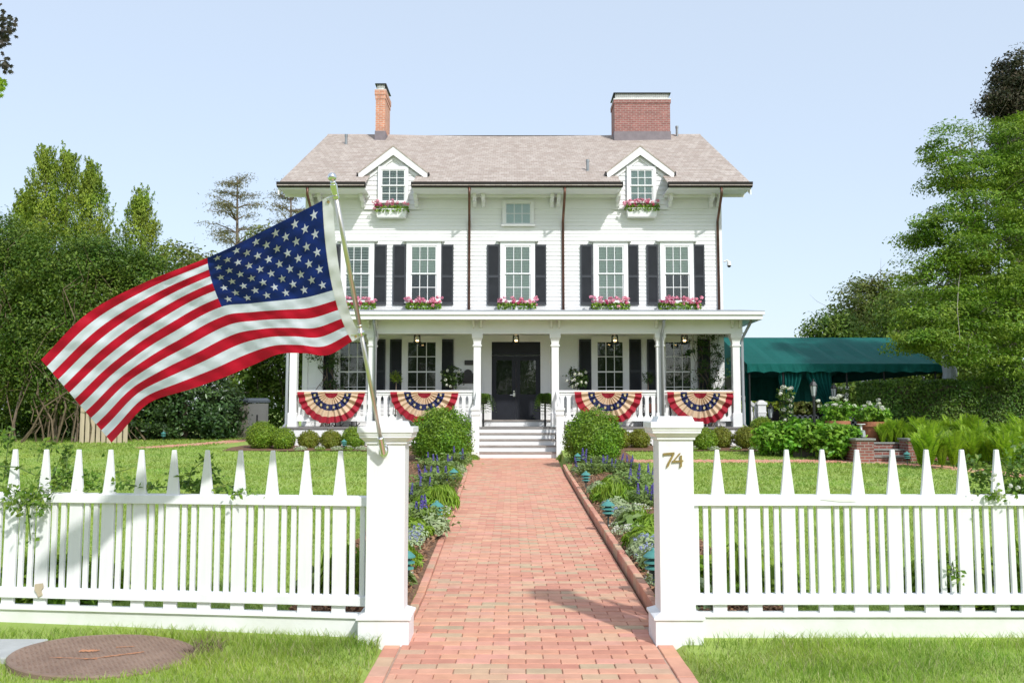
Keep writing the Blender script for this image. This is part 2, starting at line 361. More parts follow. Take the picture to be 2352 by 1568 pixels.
# ------------------------------------------------------------------ vegetation helpers
def rnd(seed): return np.random.default_rng(seed)
def unit(a): return a / np.maximum(1e-9, np.linalg.norm(a, axis=1, keepdims=True))
def leafgeo(rng, P, Nn, S, aspect=.5, tdir=None, fold=.12, tj=.5):
    """two triangles per leaf folded on the midrib; returns V, F"""
    n = len(P); Nn = unit(Nn)
    T = rng.normal(size=(n, 3)) if tdir is None else np.asarray(tdir) + rng.normal(size=(n, 3)) * tj
    T = unit(T - Nn * np.sum(T * Nn, axis=1, keepdims=True)); B = np.cross(Nn, T)
    S = np.broadcast_to(np.asarray(S, dtype=float), (n,))[:, None]
    a = P - T * S * .5; c = P + T * S * .5
    l = P - T * S * .05 + B * S * aspect * .5 + Nn * S * fold; r = P - T * S * .05 - B * S * aspect * .5 + Nn * S * fold
    V = np.stack([a, r, c, l], axis=1).reshape(-1, 3)
    i = np.arange(n)[:, None] * 4
    Fc = np.concatenate([i + np.array([[0, 1, 2]]), i + np.array([[0, 2, 3]])], axis=1).reshape(-1, 3)
    return V, Fc
def leaves(name, rng, P, Nn, S, mat, parent=None, origin=None, aspect=.5, tdir=None, tj=.5, fold=.12):
    V, Fc = leafgeo(rng, P, Nn, S, aspect, tdir, fold, tj)
    return npmesh(name, V, Fc, mat, parent, origin)
def sphere_dirs(rng, n): return unit(rng.normal(size=(n, 3)))
def blob_clumps(rng, blobs, n, inner=.45):
    """clump centres + outward directions spread through ellipsoids (cx,cy,cz,rx,ry,rz)"""
    B = np.array(blobs, dtype=float); w = (B[:, 3] * B[:, 4] * B[:, 5]) ** (2 / 3); w /= w.sum()
    k = rng.choice(len(B), size=n, p=w); d = sphere_dirs(rng, n)
    r = (inner + (1 - inner) * rng.random(n) ** .6)[:, None]
    return B[k, :3] + d * B[k, 3:6] * r, d
def clump_leaves(rng, Cc, Dd, per, cr, flat=.6, up=.5, out=.7):
    n = len(Cc) * per
    cc = np.repeat(Cc, per, axis=0); dd = np.repeat(Dd, per, axis=0)
    off = sphere_dirs(rng, n) * (rng.random(n) ** .45)[:, None] * cr * 1.75 * np.array([1, 1, flat]) * np.repeat(.6 + .8 * rng.random(len(Cc)), per)[:, None]
    return cc + off, dd * out + np.array([0, 0, up]) + rng.normal(size=(n, 3)) * .55
def limb(mb, p0, p1, r0, r1, rng, wob=.12, n=6, seg=6):
    p0 = np.array(p0, float); p1 = np.array(p1, float); L_ = np.linalg.norm(p1 - p0)
    pts = []
    for i in range(seg + 1):
        t = i / seg; q = p0 + (p1 - p0) * t + (rng.normal(size=3) * wob * L_ * .25 * math.sin(PI * t)); q[2] += .12 * L_ * math.sin(PI * t) * .5
        pts.append(tuple(q))
    mb.tube(pts, [r0 + (r1 - r0) * i / seg for i in range(seg + 1)], n)
    return pts
def blades(rng, X, Y, Z, h, w, lean=.35):
    n = len(X); a = rng.random(n) * 2 * PI; la = rng.random(n) * 2 * PI
    h = h * (.55 + .75 * rng.random(n)); w = w * (.7 + .6 * rng.random(n))
    bx, by = np.cos(a) * w / 2, np.sin(a) * w / 2; lx, ly = np.cos(la) * h * lean, np.sin(la) * h * lean
    k = (.4 + rng.random(n))
    lx *= k; ly *= k
    z0 = np.zeros(n)
    v = np.stack([np.stack([X - bx, Y - by, Z], 1), np.stack([X + bx, Y + by, Z], 1),
                  np.stack([X - bx * .75 + lx * .3, Y - by * .75 + ly * .3, Z + h * .55], 1), np.stack([X + bx * .75 + lx * .3, Y + by * .75 + ly * .3, Z + h * .55], 1),
                  np.stack([X + lx, Y + ly, Z + h * .97], 1)], axis=1).reshape(-1, 3)
    i = np.arange(n)[:, None] * 5
    f = np.concatenate([i + np.array([[0, 1, 3]]), i + np.array([[0, 3, 2]]), i + np.array([[2, 3, 4]])], 1).reshape(-1, 3)
    return v, f
# =================================================================== GROUND, PATHS
def outerL(y): return lerpt([(5.9, -1.55), (10, -1.65), (17, -1.95), (20, -2.45), (22.5, -2.9), (26, -2.9)], y)
def outerR(y): return lerpt([(5.9, 1.95), (10, 2.0), (17, 2.2), (20, 2.5), (22.5, 3.1), (26, 3.1)], y)
def ground():
    ys = [-40, -8, 0, 2.5, 3.5, 4.2, 5, 5.5, 5.75, 5.9, 6.02, 6.15] + [6.5 + i * .75 for i in range(26)] + [25.6, 26.2, 28, 30, 33, 37, 45, 60, 90, 160, 320, 700]
    V = []; n = 0
    for y in ys:
        front = y < 5.95
        a, b = xl(y), xr(y)
        e = (a - .17, a - .115, b + .115, b + .17) if front else (a - .09, a - .05, b + .05, b + .09)
        xs = [-600, -90, -40, -22, -15, -10, -7, -5, -3.8, -2.6, -1.7, e[0], e[1], e[2], e[3], 1.8, 2.6, 3.8, 5, 7, 10, 15, 22, 40, 90, 600]
        n = len(xs)
        for i, x in enumerate(xs):
            low = i in (12, 13) and y < 26
            z = PZ(y) - .035 if low else G(y) + .005 * math.sin(x * 1.3 + y * .7) * (1 if abs(x) > 1.7 else 0)
            if not low and y > 5.95 and abs(x) < 1.6: z = PZ(y) + .02 if y < 20 else z
            V.append((x, y, z))
    Fc = [(j * n + i, j * n + i + 1, (j + 1) * n + i + 1, (j + 1) * n + i) for j in range(len(ys) - 1) for i in range(n - 1)]
    mb = MB(); mb.add(V, Fc)
    tag(mb.build('lawn', M['lawn_ground']), kind='structure')
ground()
def brickbox(mb, p, ax, ay, lx, ly, z, dep=.035, bev=.004):
    """one brick: centre p, unit axes ax (length) ay (width)"""
    vs = []
    for (k, dz) in ((bev, 0), (0, -bev), (0, -dep)):
        for a, b in ((-1, -1), (1, -1), (1, 1), (-1, 1)):
            u, w = a * (lx / 2 - k), b * (ly / 2 - k)
            vs.append((p[0] + ax[0] * u + ay[0] * w, p[1] + ax[1] * u + ay[1] * w, z + dz))
    mb.add(vs, [(0, 1, 2, 3)] + [(k + i, k + 4 + i, k + 4 + (i + 1) % 4, k + (i + 1) % 4) for k in (0, 4) for i in range(4)])
def main_path():
    mb = MB(); y = 3.6; row = 0; R = random.Random(3)
    while y < 25.45:
        a, b = xl(y) + .004, xr(y) - (.004 if y < 6 else .026)
        x = -.02 + (.102 if row % 2 else 0) + .004 * math.sin(row * .37) - .204 * 8
        while x < b:
            x0, x1 = max(x, a), min(x + .2, b)
            if x1 - x0 > .03:
                brickbox(mb, ((x0 + x1) / 2, y + R.uniform(-.0015, .0015)), (1, R.uniform(-.008, .008)), (0, 1), x1 - x0 + .001 - R.uniform(0, .003), .099 + R.uniform(-.002, .0015), PZ(y) + R.uniform(-.002, .002))
            x += .204
        y += .1025; row += 1
    # lengthwise border in front of the gate
    y = 3.6
    while y < 5.75:
        for xc in (-.748, .956): brickbox(mb, (xc, y + .1), (0, 1), (1, 0), .199, .098, PZ(y) + R.uniform(-.002, .002))
        y += .204
    tag(mb.build('brick_path', M['paver']), kind='structure')
    kb = MB(); y = 5.98
    while y < 22.9:
        t = math.atan2(xr(y + .2) - xr(y), .2)
        if y < 21.4: brickbox(kb, (xr(y + .1) + .034, y + .1), (math.sin(t), math.cos(t)), (1, 0), .2, .066, PZ(y) + .09 + R.uniform(-.004, .004), .12, .006)
        t = math.atan2(xl(y + .2) - xl(y), .2)
        brickbox(kb, (xl(y + .1) - .034, y + .1), (math.sin(t), math.cos(t)), (1, 0), .2, .066, PZ(y) + .022 + R.uniform(-.004, .004), .1, .006)
        y += .204
    tag(kb.build('brick_kerb', M['paver']), kind='structure')
    sb = MB(); ys = [3.4, 5.9, 6.0, 6.4, 7.2, 8, 9.4, 10, 12, 12.5, 13, 16, 18, 19.4, 22, 24, 25.5]
    V = [p for y in ys for p in ((xl(y) - .115, y, PZ(y) - .012), (xr(y) + .115, y, PZ(y) - .012))]
    V = [p for y in ys for p in ((xl(y) - (.1 if y < 5.9 else .002), y, PZ(y) - .010), (xr(y) + (.1 if y < 5.95 else -.028), y, PZ(y) - .010))]
    sb.add(V, [(2 * i, 2 * i + 1, 2 * i + 3, 2 * i + 2) for i in range(len(ys) - 1)])
    tag(sb.build('path_bedding_sand', M['sand']), kind='structure')
main_path()
def ribbon(name, pts, w, seed=1):
    mb = MB(); R = random.Random(seed); P = [Vector((x, y)) for x, y in pts]
    for p, q in zip(P, P[1:]):
        d = (q - p); L_ = d.length; d.normalize(); nrm = Vector((-d.y, d.x)); k = 0; t = 0
        while t < L_:
            u = -w / 2 + (.1 if k % 2 else 0)
            while u < w / 2:
                c = p + d * (t + .05) + nrm * (u + .1)
                brickbox(mb, c, nrm, d, .198, .098, G(c.y) + .016 + R.uniform(-.002, .002), .06)
                u += .204
            t += .1025; k += 1
    tag(mb.build(name, M['paver']), kind='structure')
ribbon('side_path', [(2.6, 22.15), (8.2, 22.15), (9.4, 21.5), (9.9, 20), (10.3, 17.5), (10.8, 14.5)], .7)
ribbon('side_path', [(-10.6, 26.0), (-9.4, 28.8), (-8.8, 32.0)], .8, 2)
SIDE = [(2.6, 22.15), (8.2, 22.15), (9.4, 21.5), (9.9, 20), (10.3, 17.5), (10.8, 14.5)], [(-10.6, 26.0), (-9.4, 28.8), (-8.8, 32.0)]
def beds():
    mb = MB(); ys = [6.0 + i * .8 for i in range(25)]
    for f_in, f_out, sg in ((lambda y: xl(y) - .068, outerL, -1), (lambda y: xr(y) + .068, outerR, 1)):
        V = []
        for y in ys:
            for k in range(5):
                x = f_in(y) + (f_out(y) - f_in(y)) * k / 4
                zz = max(G(y) + .016, PZ(y) + .045) + (.03 if 0 < k < 4 else 0)
                if k == 0: zz = PZ(y) + (.012 if sg < 0 else .05)
                V.append((x, y, zz))
        Fc = [(j * 5 + i, j * 5 + i + 1, (j + 1) * 5 + i + 1, (j + 1) * 5 + i) for j in range(len(ys) - 1) for i in range(4)]
        mb.add(V, Fc)
    for x0, x1 in ((-8.0, -1.5), (1.7, 9.4)):      # strip under the clipped balls along the porch
        V = []; n = 8
        for i in range(n + 1):
            x = x0 + (x1 - x0) * i / n
            V += [(x, 24.75 + .15 * math.sin(i * 2.1), G(24.75) + .02), (x, 25.6, G(25.6) + .05), (x, 26.9, G(26.9) + .04)]
        mb.add(V, [(i * 3 + k, i * 3 + 3 + k, i * 3 + 4 + k, i * 3 + 1 + k) for i in range(n) for k in range(2)])
    yy = [6.0, 6.4, 7.2, 8, 9.4, 10, 12, 13, 16, 19.4, 21.5]
    mb.add([p for y in yy for p in ((xr(y) - .03, y, PZ(y) - .032), (xr(y) + .01, y, PZ(y) - .032))], [(2 * i, 2 * i + 1, 2 * i + 3, 2 * i + 2) for i in range(len(yy) - 1)])  # dark soil strip added in the path groove for the kerb's shadow line
    tag(mb.build('flower_bed', M['soil']), kind='structure')
    rng = rnd(5); P = []; 
    for f_in, f_out in ((lambda y: xl(y) - .08, outerL), (lambda y: xr(y) + .08, outerR)):
        n = 7000; y = 6.0 + 16 * rng.random(n) ** 1.6
        t = rng.random(n); a = np.array([f_in(q) for q in y]); b = np.array([f_out(q) for q in y]); x = a + (b - a) * t
        z = np.array([max(G(q) + .016, PZ(q) + .045) for q in y]) + .035 * np.minimum(1, np.minimum(t, 1 - t) * 5) + .006
        P.append(np.stack([x, y, z], 1))
    P = np.concatenate(P)
    tag(leaves('bark_mulch', rng, P, np.array([0, -.2, 1]) + rng.normal(size=P.shape) * .45, .03 + .03 * rng.random(len(P)), M['mulch'], aspect=.45), kind='stuff')
beds()
# ------------------------------------------------------------------ grass
DISC = (-2.40, 5.38, .535)
def segdist(x, y, poly):
    d = np.full(len(x), 99.)
    for (ax, ay), (bx, by) in zip(poly, poly[1:]):
        t = np.clip(((x - ax) * (bx - ax) + (y - ay) * (by - ay)) / ((bx - ax) ** 2 + (by - ay) ** 2), 0, 1)
        d = np.minimum(d, np.hypot(x - ax - t * (bx - ax), y - ay - t * (by - ay)))
    return d
def grass():
    rng = rnd(11)
    n = 100000; x = rng.uniform(-4.4, 4.4, n); y = rng.uniform(4.2, 5.98, n)
    ok = ((x < -.805 - .02 * rng.random(n)) | (x > 1.012 + .03 * rng.random(n))) & (np.hypot(x - DISC[0], (y - DISC[1]) / .8) > DISC[2] - .02) & ~((x < -2.89) & (y > 5.25) & (y < 5.74))
    yl = np.where(x < 0, 5.80 + .125 * (-.93 - x), 5.77); ok &= y < yl
    ok &= ~((x > .99) & (x < 1.62) & (y > 5.5) & (rng.random(n) < .75 - .5 * (x - 1)))
    ok &= ~((np.hypot(x + 1.86, y - 5.55) < .17) & (rng.random(n) < .8))
    pt = np.sin(x * 2.3 + 1.2 * np.sin(y * 3)) * np.sin(y * 4.1 + x)
    ok &= rng.random(n) < .78 + .25 * pt
    x, y = x[ok], y[ok]; h = .05 + .018 * pt[ok] + .028 * (y > 5.55)
    v, f = blades(rng, x, y, np.full(len(x), -.004), h, .0048, .7)
    tag(npmesh('verge_grass', v, f, M['grass_front']), kind='stuff')
    V = []; Fs = []; k = 0
    for (y0, y1, dens, h, w, sp) in ((5.98, 9, 2300, .036, .0062, 6.6), (9, 15, 900, .042, .011, 10), (15, 26.5, 240, .05, .022, 16), (26.5, 34, 90, .06, .04, 19)):
        n = int(dens * (y1 - y0) * 2 * sp); x = rng.uniform(-sp, sp, n); y = rng.uniform(y0, y1, n)
        oL = np.interp(y, [5.9, 10, 17, 20, 22.5, 26, 26.01], [-1.55, -1.65, -1.95, -2.45, -2.9, -2.9, -9]); oR = np.interp(y, [5.9, 10, 17, 20, 22.5, 26, 26.01], [1.95, 2, 2.2, 2.5, 3.1, 3.1, 99])
        ok = (x < oL) | (x > oR)
        ok &= ~((y > 24.7) & (y < 26.9) & (x > -8) & (x < 9.4)) & ~((y > 26) & (x > -7.4))
        for s in SIDE: ok &= segdist(x, y, s) > .27
        if y0 < 6: ok &= y > np.where(x < 0, 6.0 + .125 * (-.93 - x), 5.97)
        x, y = x[ok], y[ok]; z = np.interp(y, [p[0] for p in GP], [p[1] for p in GP])
        v, f = blades(rng, x, y, z - .004, h, w, .95); V.append(v); Fs.append(f + k); k += len(v)
    tag(npmesh('lawn_grass', np.concatenate(V), np.concatenate(Fs), M['grass']), kind='stuff')
grass()
# rusty round cover, stone slab
t = thing('access_cover', 'round rusty steel access cover lying in the grass before the left fence', 'access cover', (DISC[0], DISC[1], 0))
mb = MB(); prof = [(.50, -.05), (.535, -.05), (.535, .025), (.528, .032), (.0005, .032)]
mb.lathe(prof, (DISC[0], DISC[1], 0), 64)
for i in range(-16, 17):                                    # raised tread bars
    for j in range(-16, 17):
        x, y = i * .031 + (.0155 if j % 2 else 0), j * .031
        if math.hypot(x, y) < .5: mb.bar((DISC[0] + x - .009, DISC[1] + y - .005 * (1 if (i + j) % 2 else -1), .033), (DISC[0] + x + .009, DISC[1] + y + .005 * (1 if (i + j) % 2 else -1), .033), .005, .004)
cov = mb.build('plate', M['rust'], t)
R = random.Random(4)
for (x0, y0, x1, y1, w) in ((-.05, -.17, .22, .06, .020), (-.26, -.15, .02, -.15, .014), (.02, .15, .12, .19, .018), (-.16, .03, -.05, .05, .045)):
    mb = MB(); vs = []; k = 14
    for i in range(k + 1):
        q = i / k; c = Vector((DISC[0] + x0 + (x1 - x0) * q, DISC[1] + y0 + (y1 - y0) * q, .0372)); ww = w * R.uniform(.15, .8)
        vs += [c + Vector((R.uniform(-.004, .004), ww, 0)), c + Vector((R.uniform(-.004, .004), -ww, 0))]
    mb.add(vs, [(2 * i, 2 * i + 1, 2 * i + 3, 2 * i + 2) for i in range(k)])
    mb.build('paint_marking', M['orangepaint'], t)
t.rotation_euler = (.02, .035, 0); t.scale = (.985, .8, 1)
mb = MB(); mb.box(-4.3, -2.90, 5.28, 5.72, -.05, .035)
tag(mb.build('stone_slab', M['stoneslab'], bevel=.008), 'pale grey flat stone slab in the grass at the left fence corner', 'slab')
# dead grass tuft and thin weed by the cover
rng = rnd(21); n = 130; a = rng.random(n) * 2 * PI; rr = .12 * np.sqrt(rng.random(n))
v, f = blades(rng, -1.86 + rr * np.cos(a), 5.55 + rr * np.sin(a), np.zeros(n), .075, .005, 1.6)
tag(npmesh('dry_grass_tuft', v, f, M['twig'], origin=(-1.86, 5.55, 0)), 'dry straw coloured tuft beside the rusty cover', 'tuft')

# =================================================================== GATE POSTS AND FENCES
def gate_post(xc, w, label, zs, name='gate_post'):
    t = thing(name, label, 'gate post', (xc, 5.85, 0), 'white gate posts'); Y0, Y1 = 5.74, 5.96
    h = w / 2; zm, zb, zt, zk = zs     # molding bottom, slab bottom, slab top, block top
    mb = MB(); mb.box(xc - h, xc + h, Y0, Y1, .16, zm)
    mb.build('shaft', M['white_fence'], t, bevel=.004)
    mb = MB(); p = h + .038
    mb.box(xc - p, xc + p, Y0 - .038, Y1 + .038, -.06, .150); mb.frus((xc - p - .012, xc + p + .012, Y0 - .05, Y1 + .05, .150), (xc - p - .012, xc + p + .012, Y0 - .05, Y1 + .05, .166))
    mb.frus((xc - p - .012, xc + p + .012, Y0 - .05, Y1 + .05, .166), (xc - h - .002, xc + h + .002, Y0 - .002, Y1 + .002, .19))
    mb.build('plinth', M['white_fence'], t, bevel=.003)
    mb = MB(); dz = zb - zm
    for k, (a, b, o0, o1) in enumerate(((0, .22, .012, .012), (.22, .55, .014, .038), (.55, .72, .043, .043), (.72, 1, .045, .05))):
        mb.frus((xc - h - o0, xc + h + o0, Y0 - o0, Y1 + o0, zm + dz * a), (xc - h - o1, xc + h + o1, Y0 - o1, Y1 + o1, zm + dz * b))
    mb.box(xc - h - .056, xc + h + .056, Y0 - .056, Y1 + .056, zb, zt)
    mb.frus((xc - h - .01, xc + h + .01, Y0 - .01, Y1 + .01, zt), (xc - h + .004, xc + h - .004, Y0 + .004, Y1 - .004, zk))
    mb.build('cap', M['white_fence'], t, bevel=.003)
    return t
pL = gate_post(-.805, .243, 'white gate post carrying the flagpole bracket, left of the brick path', (1.243, 1.315, 1.353, 1.388))
pR = gate_post(1.047, .222, 'white gate post with gold number 74, right of the brick path', (1.27, 1.345, 1.385, 1.42))
def digits():
    def q(l): return [(W(x, y, 5.735).x, W(x, y, 5.735).z) for x, y in l]
    seven = [[(1523, 1040), (1549, 1038), (1549, 1042.5), (1543, 1043), (1529, 1044), (1524, 1047)], [(1545, 1041), (1549.5, 1041), (1544, 1052), (1538.5, 1063), (1535, 1071), (1530, 1073), (1533, 1063), (1539, 1052)]]
    four = [[(1560, 1040), (1564, 1040), (1549, 1058), (1544, 1060)], [(1544, 1057.5), (1569, 1056), (1569, 1059.5), (1544, 1061.5)], [(1562, 1046), (1566, 1045), (1566, 1071), (1561, 1073), (1562, 1064)]]
    for polys, lab in ((seven, 'gold digit seven'), (four, 'gold digit four')):
        mb = MB()
        for k, p in enumerate(polys): mb.prism(q(p), 1, 5.728 - .0012 * k, 5.7395)
        o = mb.build('digit', M['brass'], pR); o['label'] = lab
digits()

def fence(name, label, centers, Yf, xa, xb, zz, extra_post=None):
    """centers: picket px at py 1250 ; Yf(x): plane ; zz: (ztop, rail top, rail bot, low rail top, low rail bot, sill top, sill bot)"""
    xm = (xa + xb) / 2
    t = thing(name, label, 'fence', (xm, Yf(xm), 0), 'white picket fences')
    zt, r1, r0, l1, l0, s1, s0 = zz
    slope = (Yf(xb) - Yf(xa)) / (xb - xa); ang = math.atan(slope)
    def X(px):
        x = 0.
        for _ in range(8): x = WX(px, Yf(x), .63)
        return x
    xs = [X(c) for c in centers]
    def picket(w, wt, za, zb, taper):
        mb = MB(); h = w / 2; d = .012
        if taper: poly = [(-h, za), (h, za), (h, r1 - .01), (wt / 2, zb), (-wt / 2, zb), (-h, r1 - .01)]
        else: poly = [(-h, za), (h, za), (h, zb), (-h, zb)]
        mb.prism(poly, 1, -d, d); return mb.mesh('picket')
    wide = picket(.089, .024, s1 - .01, zt, True); slim = picket(.032, .032, l1 - .015, r0 + .015, False)
    for me in (wide, slim): me.materials.append(M['white_fence'])
    R = random.Random(len(name) + len(centers))
    def put(nm, me, x):
        o = bpy.data.objects.new(nm, me); C.objects.link(o); o.parent = t
        o.location = Vector((x, Yf(x), 0)) - t.location; o.rotation_euler = (R.uniform(-.004, .004), R.uniform(-.004, .004), ang + R.uniform(-.01, .01))
        md = o.modifiers.new('bevel', 'BEVEL'); md.width = .003; md.segments = 2
    for x in xs: put('picket', wide, x)
    g = (xs[1] - xs[0])
    ext = ([xs[0] - g] if xs[0] - g * .4 > xa else []) + xs
    for x, x2 in zip(ext, ext[1:] + [ext[-1] + g]):
        w = x2 - x
        for k in (1, 2):
            q = x + w * (.5 + (.36, .64)[k - 1] - .5) + (.0)
            if xa + .01 < q < xb - .01: put('slat', slim, q)
    def rail(nm, za, zb, dep, mat='white_fence', sl=.006):
        mb = MB(); vs = []
        for x in (xa, xb):
            y = Yf(x); vs += [(x, y - dep, za), (x, y + dep, za), (x, y + dep * .9, zb), (x, y - dep * .9, zb - sl)]
        mb.add(vs, [(0, 1, 2, 3), (7, 6, 5, 4), (0, 4, 5, 1), (1, 5, 6, 2), (2, 6, 7, 3), (3, 7, 4, 0)])
        return mb.build(nm, M[mat], t, bevel=.004)
    rail('top_rail', r0, r1, .035); rail('bottom_rail', l0, l1, .035)
    rail('sill_board', s0, s1, .042, 'white_sill', .01); rail('base_board', -.08, s0 - .001, .026, 'white_sill', 0)
    return t
Yr = lambda x: 5.86
Yl = lambda x: 5.86 + .115 * (-.93 - x)
zr = [WZ(q, 5.86) for q in (1032, 1135, 1160, 1362, 1386, 1404, 1414)]
fR = fence('picket_fence', 'white picket fence right of the gold numbered gate post', [1651 + 80.6 * i for i in range(14)], Yr, 1.158, 4.52, zr)
zl = [WZ(1035, 5.87), WZ(1138, 5.87), WZ(1161, 5.87), WZ(1366, 5.87), WZ(1389, 5.87), WZ(1407, 5.87), WZ(1417, 5.87)]
fL = fence('picket_fence', 'white picket fence with rose vine behind the flag, left of the gate', [-124, -49, 25, 99, 173, 247, 321, 396, 473, 549, 624, 702, 780], Yl, -4.2, -.926, zl)
# splintered joint between two panels at the left end of the left fence
mb = MB(); p = [W(x, y, 5.925) for x, y in ((80, 1341), (97, 1339), (99, 1349), (94, 1356), (97, 1366), (88, 1371), (84, 1362), (79, 1354))]
yj = Yl(p[0].x) - .037; mb.prism([(q.x * (yj / 5.925), HC + (q.z - HC) * (yj / 5.925)) for q in p], 1, yj - .002, yj + .01)
mb.build('splintered_joint', M['weatherwood'], fL)
# split in the right top rail
mb = MB(); p = [W(x, y, 5.822) for x, y in ((1885, 1147), (1905, 1144), (1962, 1146), (1965, 1152), (1930, 1152))]
mb.prism([(q.x, q.z) for q in p], 1, 5.8225, 5.832)
mb.build('cracked_filler', M['white_sill'], fR)

# =================================================================== FLAG AND POLE
PB, PT = W(878, 1028, 5.66), W(766, 424, 4.78)
def proj(p):
    d = (p.y * cT + (p.z - HC) * sT); return CX + F * p.x / d, CY - F * ((p.z - HC) * cT - p.y * sT) / d
def poleY(py):
    a, b = 0., 1.2
    for _ in range(40):
        m_ = (a + b) / 2
        if proj(PB.lerp(PT, m_))[1] > py: a = m_
        else: b = m_
    return a
pole = thing('flagpole', 'slim metal flagpole leaning out from the left gate post', 'flagpole', PB)
mb = MB(); d = (PT - PB).normalized()
mb.tube([PB - d * .02, PB.lerp(PT, .52)], .0125, 14); mb.tube([PB.lerp(PT, .50), PT], .0138, 14)
mb.tube([PB.lerp(PT, .495), PB.lerp(PT, .505)], .0146, 14)
mb.build('pole', M['brasspole'], pole, smooth=True)
mb = MB(); q = PT
mb.tube([q - d * .055, q - d * .03, q - d * .03, q + d * .002, q + d * .004, q + d * .014, q + d * .016, q + d * .022], [.0175, .0175, .0195, .0195, .014, .014, .017, .012], 16)
mb.ball(q + d * .042, .024, 14); mb.build('finial', M['chrome'], pole, smooth=False)
mb = MB(); b0 = PB + Vector((0, 0, 0))
fx, fz = PB.x, PB.z
mb.lathe([(.034, 0), (.036, .004), (.034, .010), (.026, .012)], (0, 0, 0), 20)
for i, v in enumerate(mb.v): mb.v[i] = (fx + v[0] * .85, 5.739 - v[2], fz - .018 + v[1] * 1.35)
mb.tube([Vector((fx, 5.735, fz - .02)), PB - d * .035], [.024, .022], 12)
mb.tube([PB - d * .045, PB - d * .04, PB + d * .075, PB + d * .08], [.012, .0195, .0195, .014], 16)
mb.bar(PB + d * .03 + Vector((-.03, 0, 0)), PB + d * .03 + Vector((.03, 0, 0)), .01, .01)
mb.ball((fx, 5.722, fz - .052), .007, 8); mb.ball((fx + .002, 5.722, fz + .02), .007, 8)
mb.build('bracket', M['chrome'], pole)
tr = poleY(765); q = PB.lerp(PT, tr)
mb = MB(); mb.tube([q - d * .011, q - d * .009, q + d * .009, q + d * .011], [.018, .0215, .0215, .018], 16)
GR = W(806, 769, (PB.lerp(PT, tr)).y - .01)
mb.tube([q + Vector((-.02, 0, 0)), (q + GR) / 2 + Vector((0, 0, -.004)), GR], .004, 6)
mb.build('clip_ring', M['chrome'], pole)
tt = poleY(452); q = PB.lerp(PT, tt); GT = W(750, 458, q.y - .005)
mb = MB(); mb.tube([q + Vector((-.012, 0, 0)), (q + GT) / 2 + Vector((0, 0, .004)), GT], .004, 6); mb.tube([q - d * .008, q + d * .008], .0185, 14)
mb.build('clip_ring', M['chrome'], pole)

US = [0, .1, .2, .3, .4, .6, .8, 1.0]
R0 = [(742, 460), (676, 494), (609, 528), (542, 562), (476, 592), (329, 650), (199, 721), (94, 826)]
R1 = [(766, 666), (703, 683), (640, 690), (574, 697), (509, 704), (395, 764), (283, 838), (184, 930)]
R2 = [(810, 783), (754, 815), (696, 811), (640, 813), (583, 838), (465, 885), (343, 926), (256, 1017)]
Yt, Yb = PB.lerp(PT, poleY(455)).y, PB.lerp(PT, poleY(775)).y
D0 = [Yt, Yt, Yt + .01, Yt + .02, Yt + .02, Yt - .02, Yt - .06, Yt - .10]
Ym = Yt + (Yb - Yt) * .56
D1 = [Ym, Ym + .03, Ym + .02, Ym, Ym - .02, Ym - .05, Ym - .08, Ym - .08]
D2 = [Yb, Yb + .03, Yb - .03, Yb, Yb + .02, Yb, Yb - .02, Yb + .02]
def crom(vals, u):
    if u <= 0:
        s = (vals[1] - vals[0]) / (US[1] - US[0]); return vals[0] + s * u
    i = min(len(US) - 2, max(0, next((k for k in range(len(US) - 1) if US[k + 1] >= u), len(US) - 2)))
    x0, x1 = US[i], US[i + 1]; h = x1 - x0; t = (u - x0) / h
    def sl(k):
        if k == 0: return (vals[1] - vals[0]) / (US[1] - US[0])
        if k == len(US) - 1: return (vals[-1] - vals[-2]) / (US[-1] - US[-2])
        return (vals[k + 1] - vals[k - 1]) / (US[k + 1] - US[k - 1])
    m0, m1 = sl(i) * h, sl(i + 1) * h
    return (2 * t ** 3 - 3 * t * t + 1) * vals[i] + (t ** 3 - 2 * t * t + t) * m0 + (-2 * t ** 3 + 3 * t * t) * vals[i + 1] + (t ** 3 - t * t) * m1
def lag(a, b, c, v, k=.538):
    return a * (v - k) * (v - 1) / k + b * v * (v - 1) / (k * (k - 1)) + c * v * (v - k) / (1 - k)
def flag_pt(u, v):
    x = lag(*[crom([p[0] for p in R], u) for R in (R0, R1, R2)], v)
    y = lag(*[crom([p[1] for p in R], u) for R in (R0, R1, R2)], v)
    dd = lag(*[crom(D, u) for D in (D0, D1, D2)], v)
    uu = max(0, u)
    y += 2.2 * math.sin(u * 31 + v * 5) * uu * v * .6
    dd += .022 * math.sin(u * 15 - v * 5.5) * min(1, uu * 3) + .010 * math.sin(u * 34 + v * 7) * min(1, uu * 3) + .0035 * math.sin(u * 80 + v * 30) + .003 * math.sin(v * 60 - u * 22)
    return W(x, y, dd)
flag = thing('flag', 'red, white and blue flag with stars and stripes flying from the leaning pole', 'flag', flag_pt(0, 0))
